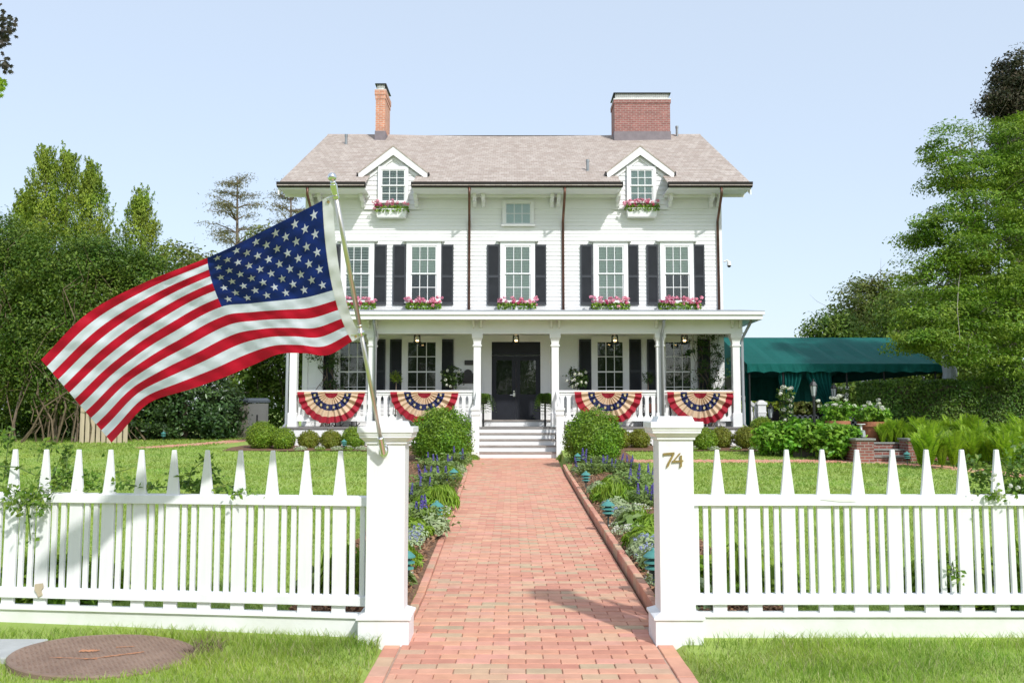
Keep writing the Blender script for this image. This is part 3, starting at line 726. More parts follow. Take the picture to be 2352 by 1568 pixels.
def flag_cloth():
    us = [i / 100 for i in range(101)]; vs = [i / 52 for i in range(53)]
    V = [flag_pt(u, v) for u in us for v in vs]; n = 53
    mb = MB()
    fs = []; ms = []
    for i in range(100):
        for j in range(52):
            fs.append((i * n + j, i * n + j + 1, (i + 1) * n + j + 1, (i + 1) * n + j))
            s = j // 4
            ms.append(2 if (i < 40 and s < 7) else (0 if s % 2 == 0 else 1))
    mb.add(V, fs); mb.m = ms
    def star(u, v, r):
        c = flag_pt(u, v); e = .004
        du = (flag_pt(u + e, v) - flag_pt(u - e, v)) / (2 * e); dv = (flag_pt(u, v + e) - flag_pt(u, v - e)) / (2 * e)
        nn = du.cross(dv).normalized()
        for sg in (-1, 1):
            vs_ = [c + nn * .0025 * sg]
            for k in range(10):
                a = PI / 2 + k * PI / 5; rr = r if k % 2 == 0 else r * .4
                ou, ov = rr * math.cos(a) / 1.75, -rr * math.sin(a) / .80
                vs_.append(flag_pt(u + ou, v + ov) + nn * .0025 * sg)
            mb.add(vs_, [(0, k + 1, (k + 1) % 10 + 1) for k in range(10)], 1)
    for r in range(9):
        cnt = 6 if r % 2 == 0 else 5
        for k in range(cnt):
            star(.4 * ((2 * k + (1 if r % 2 == 0 else 2)) / 12), .538 * (r + 1) / 10, .0255)
    mb.build('cloth', [M['flag_red'], M['flag_white'], M['flag_blue']], flag, smooth=True)
    mb = MB(); us = [-.034 + .036 * k / 4 for k in range(5)]; vs = [-.004 + 1.008 * k / 40 for k in range(41)]
    V = [flag_pt(u, v) + Vector((0, -.002, 0)) for u in us for v in vs]; n = 41
    mb.add(V, [(i * n + j, i * n + j + 1, (i + 1) * n + j + 1, (i + 1) * n + j) for i in range(4) for j in range(40)])
    mb.build('header_band', M['flag_head'], flag, smooth=True)
    for v in (.022, .975):
        c = flag_pt(-.018, v); mb = MB()
        mb.tube([c + Vector((0, -.006, 0)), c + Vector((0, .004, 0))], [.008, .008], 12); mb.build('grommet', M['brass'], flag)
flag_cloth()
# =================================================================== THE HOUSE
YW, YC, YRE, YE, YRD = 28.6, 26.7, 26.1, 27.5, 34.9
ZF = WZ(980, YC - .12)                       # porch floor
house = thing('house', 'white clapboard house with a columned front porch and cedar shingle roof', 'house', (.08, YW, ZF))
XL, XR = W(702, 560, YW).x, W(1658, 560, YW).x
ZE = WZ(424, YE)                             # gutter height
ZRD = WZ(311, YRD)
EXL, EXR = W(637, 424, YE).x, W(1727, 424, YE).x
SL = (ZRD - ZE) / (YRD - YE)
ZSOF = ZE - .10
def clap(mb, x0, x1, z0, z1, Y, ex=.122, sgn=-1, xf=None, out=.022):
    """sawtooth lap boards facing -Y; xf(z)->(x0,x1) clips to a gable"""
    z = z0
    while z < z1 - .005:
        zt = min(z + ex, z1)
        a0, b0 = (x0, x1) if xf is None else xf(z); a1, b1 = (x0, x1) if xf is None else xf(zt)
        y0, y1 = Y + sgn * out, Y + sgn * .002
        mb.add([(a0, Y, z), (b0, Y, z), (a0, y0, z), (b0, y0, z), (a1, y1, zt), (b1, y1, zt)], [(0, 1, 3, 2), (2, 3, 5, 4)])
        z = zt
def body():
    mb = MB(); clap(mb, XL + .1, XR - .1, ZF, ZSOF + .05, YW)
    for x, s in ((XL, 1), (XR, -1)):        # gable ends
        mb.add([(x, YW, ZF - .8), (x, YRD * 2 - YW, ZF - .8), (x, YRD * 2 - YW, ZSOF), (x, YRD, ZRD - .25), (x, YW, ZSOF + .06)], [(0, 1, 2, 3, 4)])
    mb.box(XL + .01, XR - .01, YW + .02, YRD * 2 - YW, ZF - .8, ZSOF)
    # rear wing seen past the porch corner
    x0, x1 = W(1660, 900, 33).x, W(1690, 900, 33).x
    clap(mb, x0, x1, ZF - .4, WZ(828, 33), 33, .16); mb.box(x0, x1, 33.01, 36, ZF - .8, WZ(828, 33) - .01)
    mb.build('wall', M['siding'], house)
    mb = MB()
    for a, b in ((XL, XL + .15), (XR - .15, XR)): mb.box(a - .02, b, YW - .035, YW + .1, ZF, ZSOF)
    o = mb.build('corner_board', M['white'], house)
    mb = MB()                                # frieze under the eaves
    for a, b in ((XL, -4.63), (-3.0, 3.36), (4.82, XR)): mb.box(a + (.152 if a == XL else 0), b - (.152 if b == XR else 0), YW - .04, YW, ZSOF - .42, ZSOF - .002)
    mb.build('frieze', M['white'], house)
body()
# dormers: px of peak, eaves, wall
DG = [W(838, 424, YE).x, W(947, 424, YE).x, W(1428, 424, YE).x, W(1535, 424, YE).x]
def roof():
    mb = MB(); n = 36; dY = (YRD - YE + .12) / n; y0 = YE - .12
    def inside(a, b, y): return any(a >= g0 - .01 and b <= g1 + .01 for g0, g1 in ((DG[0], DG[1]), (DG[2], DG[3]))) and y < YW + .35
    cuts = [EXL] + DG + [EXR]
    xsag = lambda x, k: .10 * k * (-math.cos((x - EXL) / (EXR - EXL) * 2 * PI) * -.5 - .5)
    for i in range(n):
        ya, yb = y0 + dY * i, y0 + dY * (i + 1)
        za, zb = ZE + .02 + SL * (ya - YE), ZE + .02 + SL * (yb - YE)
        for a, b in zip(cuts, cuts[1:]):
            if inside(a, b, ya): continue
            m_ = max(1, int((b - a) / 1.2))
            for k in range(m_):
                p, q = a + (b - a) * k / m_, a + (b - a) * (k + 1) / m_
                f0, f1 = i / n, (i + 1) / n
                mb.add([(p, ya, za - .012 + xsag(p, f0)), (q, ya, za - .012 + xsag(q, f0)), (q, ya, za + .02 + xsag(q, f0)), (p, ya, za + .02 + xsag(p, f0)), (q, yb, zb + xsag(q, f1)), (p, yb, zb + xsag(p, f1))], [(0, 1, 2, 3), (3, 2, 4, 5)])
    yb = 2 * YRD - YE
    for a, b in zip([EXL], [EXR]):
        mb.add([(a, YRD, ZRD + .0), (b, YRD, ZRD + .0), (b, yb, ZE), (a, yb, ZE)], [(0, 1, 2, 3)])
    for p in range(12):     # ridge cap boards
        a, b = EXL + (EXR - EXL) * p / 12, EXL + (EXR - EXL) * (p + 1) / 12
        s0, s1 = xsag(a, 1), xsag(b, 1)
        mb.add([(a, YRD - .16, ZRD - .05 + s0), (b, YRD - .16, ZRD - .05 + s1), (b, YRD, ZRD + .055 + s1), (a, YRD, ZRD + .055 + s0), (b, YRD + .16, ZRD - .05 + s1), (a, YRD + .16, ZRD - .05 + s0)], [(0, 1, 2, 3), (3, 2, 4, 5)])
    rf = mb.build('roof', M['shingle'], house)
    mb = MB()                                # soffit and rake boards
    for a, b in ((EXL + .05, DG[0]), (DG[1], DG[2]), (DG[3], EXR - .05)):
        mb.box(a, b, YE + .02, YW - .04, ZSOF - .03, ZSOF)
        mb.box(a, b, YE + .0, YE + .018, ZSOF - .045, ZSOF + .12)
        mb.box(a, b, YW - .36, YW - .34, ZSOF - .12, ZSOF - .031)
    for x in (EXL + .02, EXR - .06):
        for s in (1, -1):
            ya = YRD + s * (YRD - YE)
            mb.add([(x, YRD, ZRD - .32), (x, ya, ZE - .32), (x, ya, ZE - .03), (x, YRD, ZRD - .03), (x + .04, YRD, ZRD - .32), (x + .04, ya, ZE - .32), (x + .04, ya, ZE - .03), (x + .04, YRD, ZRD - .03)],
                   [(0, 1, 2, 3), (7, 6, 5, 4), (0, 4, 5, 1), (3, 2, 6, 7), (1, 5, 6, 2)])
    mb.build('soffit', M['white'], house)
    for a, b in ((EXL, DG[0] + .03), (DG[1] - .03, DG[2] + .03), (DG[3] - .03, EXR)):
        mb = MB(); mb.prism([(YE - .135, ZE + .06), (YE - .12, ZE - .03), (YE - .07, ZE - .095), (YE - .001, ZE - .10), (YE - .001, ZE + .02), (YE - .06, ZE + .03)], 0, a, b)
        mb.build('gutter', M['bronze'], house)
roof()
def eave_bracket(x):
    mb = MB(); y1 = YW - .045
    mb.prism([(y1, ZSOF - .03), (y1, ZSOF - .40), (y1 - .12, ZSOF - .36), (y1 - .18, ZSOF - .24), (y1 - .34, ZSOF - .20), (y1 - .46, ZSOF - .12), (y1 - .5, ZSOF - .03)], 0, x - .06, x + .06)
    mb.build('eave_bracket', M['white'], house, bevel=.01)
for px in (715, 735, 832, 955, 1090, 1110, 1268, 1283, 1420, 1540, 1635, 1652): eave_bracket(W(px, 440, YW - .3).x)

def dormer(peak, el, er):
    pk = W(*peak, YW - .35); L_ = W(*el, YW - .35); R_ = W(*er, YW - .35)
    ze = (L_.z + R_.z) / 2; xc = pk.x; hw = (R_.x - L_.x) / 2; k = (pk.z - ze) / hw
    wh = hw - .19                                   # wall half width
    d = MB(); zb = ZSOF - .45
    clap(d, xc - wh, xc + wh, zb, pk.z - wh * k - .02, YW - .05, .16)
    zt = pk.z - .2
    def xf(z):
        w = max(.01, min(wh, (zt - z) / k)); return xc - w, xc + w
    clap(d, 0, 0, pk.z - wh * k - .02, zt, YW - .05, .14, xf=xf)
    for s in (-1, 1):                              # cheeks
        x = xc + s * wh; d.add([(x, YW - .05, zb), (x, YW - .05, ze + .1), (x, YW + 1.6, ze + .1), (x, YW + 1.6, zb)], [(0, 1, 2, 3)])
    dm = d.build('dormer', M['siding'], house)
    r = MB(); yr = YE + (pk.z - ZE) / SL + .2; ye = YE + (ze - ZE) / SL + .35
    for s in (-1, 1):
        x = xc + s * hw; f = YW - .24
        A, B, Cc, D = (xc, f, pk.z), (x, f, ze), (x, ye, ze), (xc, yr, pk.z)
        up = lambda p, q: (p[0], p[1], p[2] + q)
        vs = [up(p, .03) for p in (A, B, Cc, D)] + [up(p, -.03) for p in (A, B, Cc, D)]
        r.add(vs, [(0, 1, 2, 3), (7, 6, 5, 4), (0, 4, 5, 1), (1, 5, 6, 2)])
    r.build('dormer_roof', M['shingle'], dm)
    t = MB()
    for s in (-1, 1):
        x = xc + s * hw
        vs = []
        for yy in (YW - .225, YW - .17):
            vs += [(xc, yy, pk.z - .032), (x, yy, ze - .032), (x - s * .05, yy, ze - .20), (xc, yy, pk.z - .30)]
        t.add(vs, [(0, 1, 2, 3), (7, 6, 5, 4), (0, 4, 5, 1), (2, 1, 5, 6), (3, 2, 6, 7)])
        # eave return and soffit strip
        vs = [(xc, YW - .17, pk.z - .10), (x, YW - .17, ze - .10), (x, YW - .05, ze - .10), (xc, YW - .05, pk.z - .10)]
        t.add(vs, [(0, 1, 2, 3)])
        # inner rake moulding on the wall
        vs = []
        for yy in (YW - .10, YW - .072): vs += [(xc, yy, pk.z - .30), (xc + s * (wh + .1), yy, pk.z - .30 - (wh + .1) * k), (xc + s * (wh + .05), yy, pk.z - .42 - (wh + .05) * k), (xc, yy, pk.z - .42)]
        t.add(vs, [(0, 1, 2, 3), (7, 6, 5, 4), (0, 4, 5, 1), (3, 2, 6, 7)])
    t.build('rake_board', M['white'], dm)
    g = MB(); 
    for s in (-1, 1):
        x = xc + s * (hw + .01); g.box(min(x - .03, x + .03), max(x - .03, x + .03), YW - .23, ye, ze - .10, ze + .02)
    g.build('gutter', M['bronze'], dm)
    return dm
dL = dormer((902, 332), (823, 393), (985, 397)); dR = dormer((1472, 332), (1392, 393), (1550, 393))

def window(x0, x1, z0, z1, cols, r1, r2, mode, parent=None, Y=YW - .035, cas=.14, crown=.1, split=.5, name='window', sill=True):
    """glass opening x0..x1,z0..z1 ; two sashes (r2=0: one) ; mode blind / half / dark / shade"""
    f = MB(); c = cas
    f.box(x0 - c - .04, x0 - .04, Y - .07, Y, z0 - .05, z1 + .04); f.box(x1 + .04, x1 + c + .04, Y - .07, Y, z0 - .05, z1 + .04)
    f.box(x0 - c - .04, x1 + c + .04, Y - .072, Y, z1 + .0405, z1 + .04 + c)
    if crown: f.box(x0 - c - .16, x1 + c + .16, Y - .15, Y, z1 + .0405 + c, z1 + .10 + c); f.box(x0 - c - .12, x1 + c + .12, Y - .11, Y, z1 + .02 + c, z1 + .04 + c)
    if sill: f.box(x0 - c - .08, x1 + c + .08, Y - .13, Y, z0 - .10, z0 - .0505)
    zs = z0 + (z1 - z0) * split; t = .02
    sashes = [(z0, zs - .02, r2, Y - .035), (zs + .02, z1, r1, Y - .055)] if r2 else [(z0, z1, r1, Y - .045)]
    if r2: f.box(x0 - .04, x1 + .04, Y - .068, Y - .012, zs - .02, zs + .02)
    for a, b, rows, yy in sashes:
        f.box(x0 - .04, x0, yy, Y - .005, a - (.04 if a == z0 else 0), b + (.04 if b == z1 else 0)); f.box(x1, x1 + .04, yy, Y - .005, a - (.04 if a == z0 else 0), b + (.04 if b == z1 else 0))
        if a == z0: f.box(x0, x1, yy, Y - .005, z0 - .05, z0)
        if b == z1: f.box(x0, x1, yy, Y - .005, z1, z1 + .04)
        for i in range(1, cols): xx = x0 + (x1 - x0) * i / cols; f.box(xx - .011, xx + .011, yy, Y - .012, a, b)
        for j in range(1, rows): zz = a + (b - a) * j / rows; f.box(x0, x1, yy + .001, Y - .013, zz - .011, zz + .011)
    w = f.build(name, M['white'], parent or house)
    p = MB()
    for a, b, rows, yy in sashes: p.box(x0, x1, yy + .010, yy + .014, a, b)
    p.build('pane', M['glass'], w)
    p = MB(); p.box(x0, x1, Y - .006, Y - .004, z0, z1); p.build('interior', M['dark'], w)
    if mode in ('blind', 'half', 'shade', 'open'):
        p = MB()
        if mode == 'shade': p.box(x0, x1, Y - .012, Y - .009, z0, z1); p.build('shade', M['shade'], w)
        else:
            z = z1
            zb = zs if mode == 'half' else z0; sh = .027 if mode == 'open' else .046
            while z > zb + .01:
                p.add([(x0, Y - .009, z), (x1, Y - .009, z), (x1, Y - .0135, z - sh), (x0, Y - .0135, z - sh)], [(0, 1, 2, 3)]); z -= .05
            p.build('blind', M['blind'], w)
    return w
def wpx(a, b, t, bt, *k, **kw):
    Y = kw.get('Y', YW - .035); p, q = W(a, t, Y), W(b, bt, Y); return window(p.x, q.x, q.z, p.z, *k, **kw)
wpx(879, 928, 393, 461, 3, 2, 2, 'open', parent=dL, Y=YW - .095, cas=.10, crown=0)
wpx(1449, 1497, 393, 461, 3, 2, 2, 'shade', parent=dR, Y=YW - .095, cas=.10, crown=0)
wpx(1163, 1217, 469, 513, 3, 2, 0, 'shade', cas=.09, crown=0)
for a, b, m_ in ((797, 846, 'open'), (947, 1000, 'half'), (1162, 1216, 'blind'), (1375, 1430, 'blind'), (1528, 1581, 'half')):
    wpx(a, b, 568, 690, 3, 2, 2, m_)
for a, b in ((783, 840), (938, 1000), (1372, 1431), (1528, 1587)):
    w = wpx(a, b, 786, 922, 3, 2, 2, 'dark', crown=0, cas=.16, split=.5)
def shutter(px0, px1, py0, py1, panels=2):
    a, b = W(px0, py0, YW - .06), W(px1, py1, YW - .06); x0, x1, z0, z1 = a.x, b.x, b.z, a.z
    f = MB(); y0, y1 = YW - .075, YW - .03; s = .05
    f.box(x0, x0 + s, y0, y1, z0, z1); f.box(x1 - s, x1, y0, y1, z0, z1)
    zz = [z0, (z0 + z1) / 2 - .06, z1]
    f.box(x0 + s, x1 - s, y0, y1, z0, z0 + .09); f.box(x0 + s, x1 - s, y0, y1, z1 - .07, z1); f.box(x0 + s, x1 - s, y0, y1, zz[1] - .04, zz[1] + .04)
    for a_, b_ in ((z0 + .09, zz[1] - .04), (zz[1] + .04, z1 - .07)):
        z = a_ + .012
        while z < b_ - .02:
            f.add([(x0 + s, y0 + .006, z), (x1 - s, y0 + .006, z), (x1 - s, y1 - .008, z + .034), (x0 + s, y1 - .008, z + .034)], [(0, 1, 2, 3)]); z += .034
    f.box(x0 + s, x1 - s, y1 - .006, y1 - .001, z0 + .09, z1 - .07)
    f.build('shutter', M['shutter'], house)
for a, b in ((769, 779), (859, 887), (903, 931), (1013, 1041), (1119, 1147), (1227, 1255), (1333, 1361), (1440, 1468), (1485, 1513), (1592, 1620)):
    if a == 769: a = 751
    shutter(a, b, 562, 700)
for a, b in ((735, 765), (863, 884), (896, 925), (1011, 1041), (1330, 1360), (1444, 1474), (1486, 1510), (1603, 1633)): shutter(a, b, 779, 918)
# front door
def door():
    p, q = W(1131, 787, YW), W(1240, 961, YW); x0, x1, z0, z1 = p.x, q.x, ZF + .04, p.z; xm = (x0 + x1) / 2
    f = MB(); f.box(x0 - .34, x0 - .02, YW - .125, YW, ZF, z1 + .02); f.box(x1 + .02, x1 + .34, YW - .125, YW, ZF, z1 + .02)
    f.box(x0 - .27, x0 - .09, YW - .14, YW - .1252, ZF + .2, z1 - .1); f.box(x1 + .09, x1 + .27, YW - .14, YW - .1252, ZF + .2, z1 - .1)
    f.box(x0 - .40, x1 + .40, YW - .145, YW, z1 + .0205, z1 + .24)
    f.build('door_surround', M['white'], house)
    f = MB(); zt = z0 + (z1 - z0) * .84
    f.box(x0 - .018, x1 + .018, YW - .09, YW - .01, zt + .02, z1 + .018); f.box(x0 - .018, x0, YW - .09, YW - .01, z0, zt + .019); f.box(x1, x1 + .018, YW - .09, YW - .01, z0, zt + .019)
    for a, b in ((x0 + .1, xm - .05), (xm + .05, x1 - .1)): f.box(a, b, YW - .105, YW - .0902, zt + .07, z1 - .1)
    fr = f.build('transom_frame', M['door'], house)
    for a, b, sgn in ((x0, xm - .004, 1), (xm + .004, x1, -1)):
        d = MB(); w = b - a; g0, g1 = z0 + (zt - z0) * .44, z0 + (zt - z0) * .93; s = w * .17
        yf = YW - .08
        d.box(a, a + s, yf, YW - .01, z0, zt); d.box(b - s, b, yf, YW - .01, z0, zt)
        d.box(a + s, b - s, yf, YW - .01, z0, g0); d.box(a + s, b - s, yf, YW - .01, g1, zt)
        for k, (o, dy) in enumerate(((.0, .018), (.05, .010), (.10, .022), (.16, .014))):   # moulded lower panel
            d.box(a + s + .02 + o * .6, b - s - .02 - o * .6, yf - dy, yf - .0005 * (k + 1), z0 + .17 + o, z0 + (zt - z0) * .36 - o)
        lf = d.build('door_leaf', M['door'], house)
        m = MB(); m.box(a + s, b - s, YW - .066, YW - .062, g0, g1); m.build('pane', M['glass'], lf)
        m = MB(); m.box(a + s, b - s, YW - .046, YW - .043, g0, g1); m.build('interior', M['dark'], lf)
        if sgn == 1:
            h = MB(); hx = b - .06; hz = z0 + (zt - z0) * .44
            h.box(hx - .035, hx + .035, yf - .012, yf - .001, hz - .07, hz + .05); h.box(hx - .03, hx + .03, yf - .02, yf - .001, hz + .075, hz + .115)
            h.tube([(hx, yf - .012, hz - .02), (hx, yf - .06, hz - .02), (hx - .13, yf - .06, hz - .02)], .013, 8); h.build('handle', M['chrome'], lf)
    f = MB(); f.box(x0 - .42, x1 + .42, YW - .62, YW - .02, ZF + .001, ZF + .16); f.build('door_step', M['white'], house)
    f = MB(); f.box(x0 - .46, x1 + .46, YW - .66, YW - .02, ZF + .161, ZF + .20); f.build('door_sill', M['tread'], house)
door()

# ------------------------------------------------------------------ porch
ZB0, ZB1 = WZ(763, YC), WZ(735, YC)             # beam
ZR0, ZR1 = WZ(733, YRE), WZ(716, YRE)           # roof edge fascia
COL = [W(673, 870, YC).x, W(854, 870, YC).x, W(1096, 870, YC).x, W(1275.5, 870, YC).x, W(1517.5, 870, YC).x, W(1692.5, 870, YC).x]
PXL, PXR = COL[0] - .2, COL[5] + .2
def porch():
    m = MB(); m.box(PXL - .12, PXR + .12, YC - .13, YW - .02, ZF - .05, ZF); m.build('porch_floor', M['floor'], house)
    m = MB()
    for a, b in ((PXL - .06, COL[2] + .1), (COL[3] - .1, PXR + .06)): m.box(a, b, YC - .08, YC - .03, ZF - .30, ZF - .052)
    m.box(PXL - .05, PXL, YC - .03, YW, ZF - .30, ZF - .052); m.box(PXR, PXR + .05, YC - .03, YW, ZF - .30, ZF - .052)
    m.build('porch_skirt', M['white'], house)
    m = MB()                                     # pierced screen below the skirt
    for a, b in ((PXL - .02, COL[2] + .1), (COL[3] - .1, PXR + .02)):
        n = int((b - a) / .26)
        m.box(a, b, YC - .058, YC - .04, ZF - .95, ZF - .345)
    m.build('porch_screen', M['white'], house)
    m = MB()
    for a, b in ((PXL - .02, COL[2] + .1), (COL[3] - .1, PXR + .02)):
        x = a + .12; r = 0
        while x < b - .08:
            for k in range(3):
                z = ZF - .45 - .17 * k - (.085 if r % 2 else 0)
                v0 = len(m.v); m.tube([(x, YC - .061, z), (x, YC - .0585, z)], .040, 10)
            x += .165; r += 1
        m.box(a, b, YC - .0605, YC - .0585, ZF - .345, ZF - .318)
    m.build('screen_hole', M['dark'], house)
    # roof: beam, ceiling, fascia, deck
    m = MB(); m.box(PXL, PXR, YC - .0, YC + .22, ZB0, ZB1 + .05); m.box(PXL - .02, PXR + .02, YC - .03, YC + .24, ZB0 - .045, ZB0 - .0005)
    for x0, x1 in ((PXL, PXL + .2), (PXR - .2, PXR)): m.box(x0, x1, YC + .221, YW - .04, ZB0, ZB1 + .05)
    m.build('porch_beam', M['white'], house)
    m = MB(); m.box(PXL + .201, PXR - .201, YC + .222, YW - .04, ZB1 + .0, ZB1 + .03); m.build('porch_ceiling', M['cream'], house)
    ov = YC - YRE
    a, b = PXL - ov * .75, PXR + ov * .75
    m = MB(); m.box(a, b, YRE, YRE + .05, ZR0, ZR1 - .001); m.box(a - .05, b + .05, YRE - .05, YRE + .05, ZR1 - .085, ZR1 + .0)
    m.box(a, a + .05, YRE + .051, YW - .04, ZR0, ZR1 - .09); m.box(b - .05, b, YRE + .051, YW - .04, ZR0, ZR1 - .09)
    m.box(a + .051, b - .051, YRE + .051, YW - .04, ZR0 + .02, ZR0 + .05)
    m.build('porch_fascia', M['white'], house)
    zt = ZR1 + .32
    m = MB(); m.add([(a - .05, YRE - .05, ZR1 + .001), (b + .05, YRE - .05, ZR1 + .001), (b + .05, YW - .05, zt), (a - .05, YW - .05, zt), (a - .05, YRE - .05, ZR1 + .03), (b + .05, YRE - .05, ZR1 + .03), (b + .05, YW - .05, zt + .03), (a - .05, YW - .05, zt + .03)],
                    [(0, 3, 2, 1), (4, 5, 6, 7), (0, 1, 5, 4), (1, 2, 6, 5), (3, 0, 4, 7)])
    m.build('porch_roof', M['greypipe'], house)
    for i, x in enumerate(COL):
        c = MB(); h = .108; y0 = YC + .0; yc = YC + .11
        def sq(o0, o1, z0, z1): c.frus((x - h - o0, x + h + o0, yc - h - o0, yc + h + o0, z0), (x - h - o1, x + h + o1, yc - h - o1, yc + h + o1, z1))
        ZT = ZB0 - .046
        sq(0, 0, ZF + .42, ZT - .40); sq(.03, .03, ZF, ZF + .40); sq(.03, 0, ZF + .40, ZF + .42)
        sq(0, .03, ZT - .40, ZT - .37); sq(.03, .03, ZT - .37, ZT - .33); sq(.0, .01, ZT - .33, ZT - .22); sq(.01, .05, ZT - .22, ZT - .12); sq(.055, .055, ZT - .12, ZT)
        c.build('column', M['white'], house)
        for s in (-1, 1):
            if (i == 0 and s < 0): pass
            k = MB(); bx = x + s * .115; y1 = YC - .003
            k.prism([(y1, ZR0 + .015), (y1, ZB0 + .12), (y1 - .05, ZB0 + .14), (y1 - .07, ZB0 + .22), (y1 - .14, ZB0 + .27), (y1 - .2, ZR0 + .015)], 0, bx - .035, bx + .035)
            k.build('porch_bracket', M['white'], house, bevel=.008)
    def railing(p0, p1):
        """p0,p1: xy ends; boards with pointed slots"""
        p0, p1 = Vector((*p0, 0)), Vector((*p1, 0)); d = (p1 - p0); L_ = d.length; d.normalize()
        r = MB(); z1 = WZ(896, YC + .1); z0 = WZ(967, YC + .1)
        up = Vector((0, 0, 1))
        r.bar(p0 + up * (z1 - .03), p1 + up * (z1 - .03), .12, .06); r.bar(p0 + up * (z1 - .10), p1 + up * (z1 - .10), .05, .075); r.bar(p0 + up * (z0 + .045), p1 + up * (z0 + .045), .07, .09)
        o = r.build('railing', M['white'], house)
        n = max(2, round(L_ / .195)); w = L_ / n; a, b = z0 + .09, z1 - .137
        proto = None
        for k in range(n):
            c = p0 + d * (w * (k + .5)); m_ = MB(); hw = w * .5 - .002; hn = w * .28
            poly = [(-hw, a), (hw, a), (hw, a + .02), (hn, a + .10), (hn, b - .10), (hw, b - .02), (hw, b), (-hw, b), (-hw, b - .02), (-hn, b - .10), (-hn, a + .10), (-hw, a + .02)]
            vs = [(c.x + d.x * u - d.y * t, c.y + d.y * u + d.x * t, z) for t in (-.012, .012) for u, z in poly]; q = 12
            m_.add(vs, [tuple(range(q)), tuple(range(2 * q - 1, q - 1, -1))] + [(i, i + q, (i + 1) % q + q, (i + 1) % q) for i in range(q)])
            m_.build('baluster', M['white'], o)
    yy = YC + .11
    for i, j in ((0, 1), (1, 2), (3, 4), (4, 5)): railing((COL[i] + .11, yy), (COL[j] - .11, yy))
    railing((COL[0], yy + .11), (COL[0], YW - .1)); railing((COL[5], yy + .11), (COL[5], YW - 1.3))
    # pilasters on the wall
    for x in (COL[0] + .42, COL[5] - .28):
        m = MB(); m.box(x - .1, x + .1, YW - .16, YW - .036, ZF, ZB0 + .1); m.build('pilaster', M['white'], house)
porch()
def steps():
    y0 = YC - .13; x0, x1 = COL[2] + .06, COL[3] - .04; zb = PZ(25.3); ris = (ZF - zb) / 5; td = .30
    m = MB(); tr = MB()
    for k in range(5):
        y = y0 - td * k + .05; z = ZF - ris * k
        m.box(x0, x1, y - .02, y + (td if k else .04), z - ris, z - .041)
        if k: tr.box(x0 - .02, x1 + .02, y - .055, y + td - .021, z - .04, z)
    m.build('step_riser', M['white'], house); tr.build('step_tread', M['tread'], house)
    for px0, px1 in ((1083, 1101), (1276, 1297)):
        a, b = W(px0, 1000, 25.2).x, W(px1, 1000, 25.2).x; xc = (a + b) / 2; h = .105
        n = MB(); zt = WZ(937, 25.2); zg = zb - .05
        def sq(o0, o1, z0, z1, yc=25.25): n.frus((xc - h - o0, xc + h + o0, yc - h - o0, yc + h + o0, z0), (xc - h - o1, xc + h + o1, yc - h - o1, yc + h + o1, z1))
        sq(0, 0, zg, zt - .22); sq(.0, .025, zt - .22, zt - .19); sq(.005, .005, zt - .19, zt - .06); sq(.03, .03, zt - .06, zt); sq(.02, -.06, zt, zt + .06)
        n.build('newel_post', M['white'], house)
        n = MB(); n.prism([(25.36, zg), (y0 + .1, zg), (y0 + .1, ZF - .05), (25.36, zb + .25)], 0, xc - .04, xc + .04); n.build('stair_stringer', M['white'], house)
        n = MB(); s = Vector((xc, 25.36, zt - .1)); e = Vector((xc, YC, WZ(900, YC))); n.bar(s, e, .07, .07); n.bar(s - Vector((0, 0, .75)), e - Vector((0, 0, .75)), .05, .06)
        for k in range(1, 7):
            p = s.lerp(e, k / 7); n.box(xc - .018, xc + .018, p.y - .03, p.y + .03, p.z - .75, p.z - .03)
        n.build('stair_rail', M['white'], house)
steps()
# side stair rail at the right end of the porch
m = MB(); a, b = W(1704, 908, 27.6), W(1742, 938, 27.4)
m.bar(a, b, .09, .08); m.bar(a - Vector((0, 0, .78)), b - Vector((0, 0, .78)), .07, .08)
for k in range(1, 5):
    p = a.lerp(b, k / 5); m.box(p.x - .035, p.x + .035, p.y - .012, p.y + .012, p.z - .78, p.z - .03)
m.build('stair_rail', M['white'], house)
m = MB(); c = W(1748, 930, 27.4); zt = WZ(922, 27.4); 
m.box(c.x - .12, c.x + .12, 27.28, 27.52, .45, zt - .1); m.box(c.x - .15, c.x + .15, 27.25, 27.55, zt - .099, zt - .02); m.frus((c.x - .13, c.x + .13, 27.27, 27.53, zt - .02), (c.x - .05, c.x + .05, 27.35, 27.45, zt + .04)); m.box(c.x - .135, c.x + .135, 27.265, 27.535, zt - .35, zt - .31)
m.build('newel_post', M['white'], house)
# downpipes
def pipe(pts, r, mat):
    m = MB(); m.tube(pts, r, 10); m.build('downpipe', M[mat], house, smooth=True)
def wall_pipe(pxt, pxw, pyb):
    t = W(pxt, 428, YE - .03); w0 = W(pxw, 500, YW - .07)
    pipe([(t.x, YE - .03, ZE - .08), (t.x, YE - .03, ZE - .32), (w0.x, YW - .07, ZE - .95), (w0.x, YW - .07, WZ(pyb, YW - .07))], .042, 'copper')
wall_pipe(1078, 1078, 712); wall_pipe(1297, 1293, 712); wall_pipe(1657, 1648, 712); wall_pipe(706, 722, 712)
for px, dx in ((862, 0), (1521, 0)):
    x = W(px, 850, YC - .06).x
    pipe([(x, YRE + .1, ZR0 + .03), (x, YRE + .16, ZR0 - .12), (x, YC - .09, ZB0 - .05), (x, YC - .09, ZF + .03)], .045, 'greypipe')
for i, s in ((0, -1), (5, 1)):
    x = COL[i] + s * .19
    pipe([(COL[i] + s * .45, YC - .1, ZR0 + .03), (COL[i] + s * .40, YC - .05, ZR0 - .1), (x, YC + .05, ZB0 - .2), (x, YC + .05, ZF + .1), (x + s * .22, YC + .02, ZF - .2), (x + s * .22, YC + .02, ZF - .6)], .045, 'greypipe')
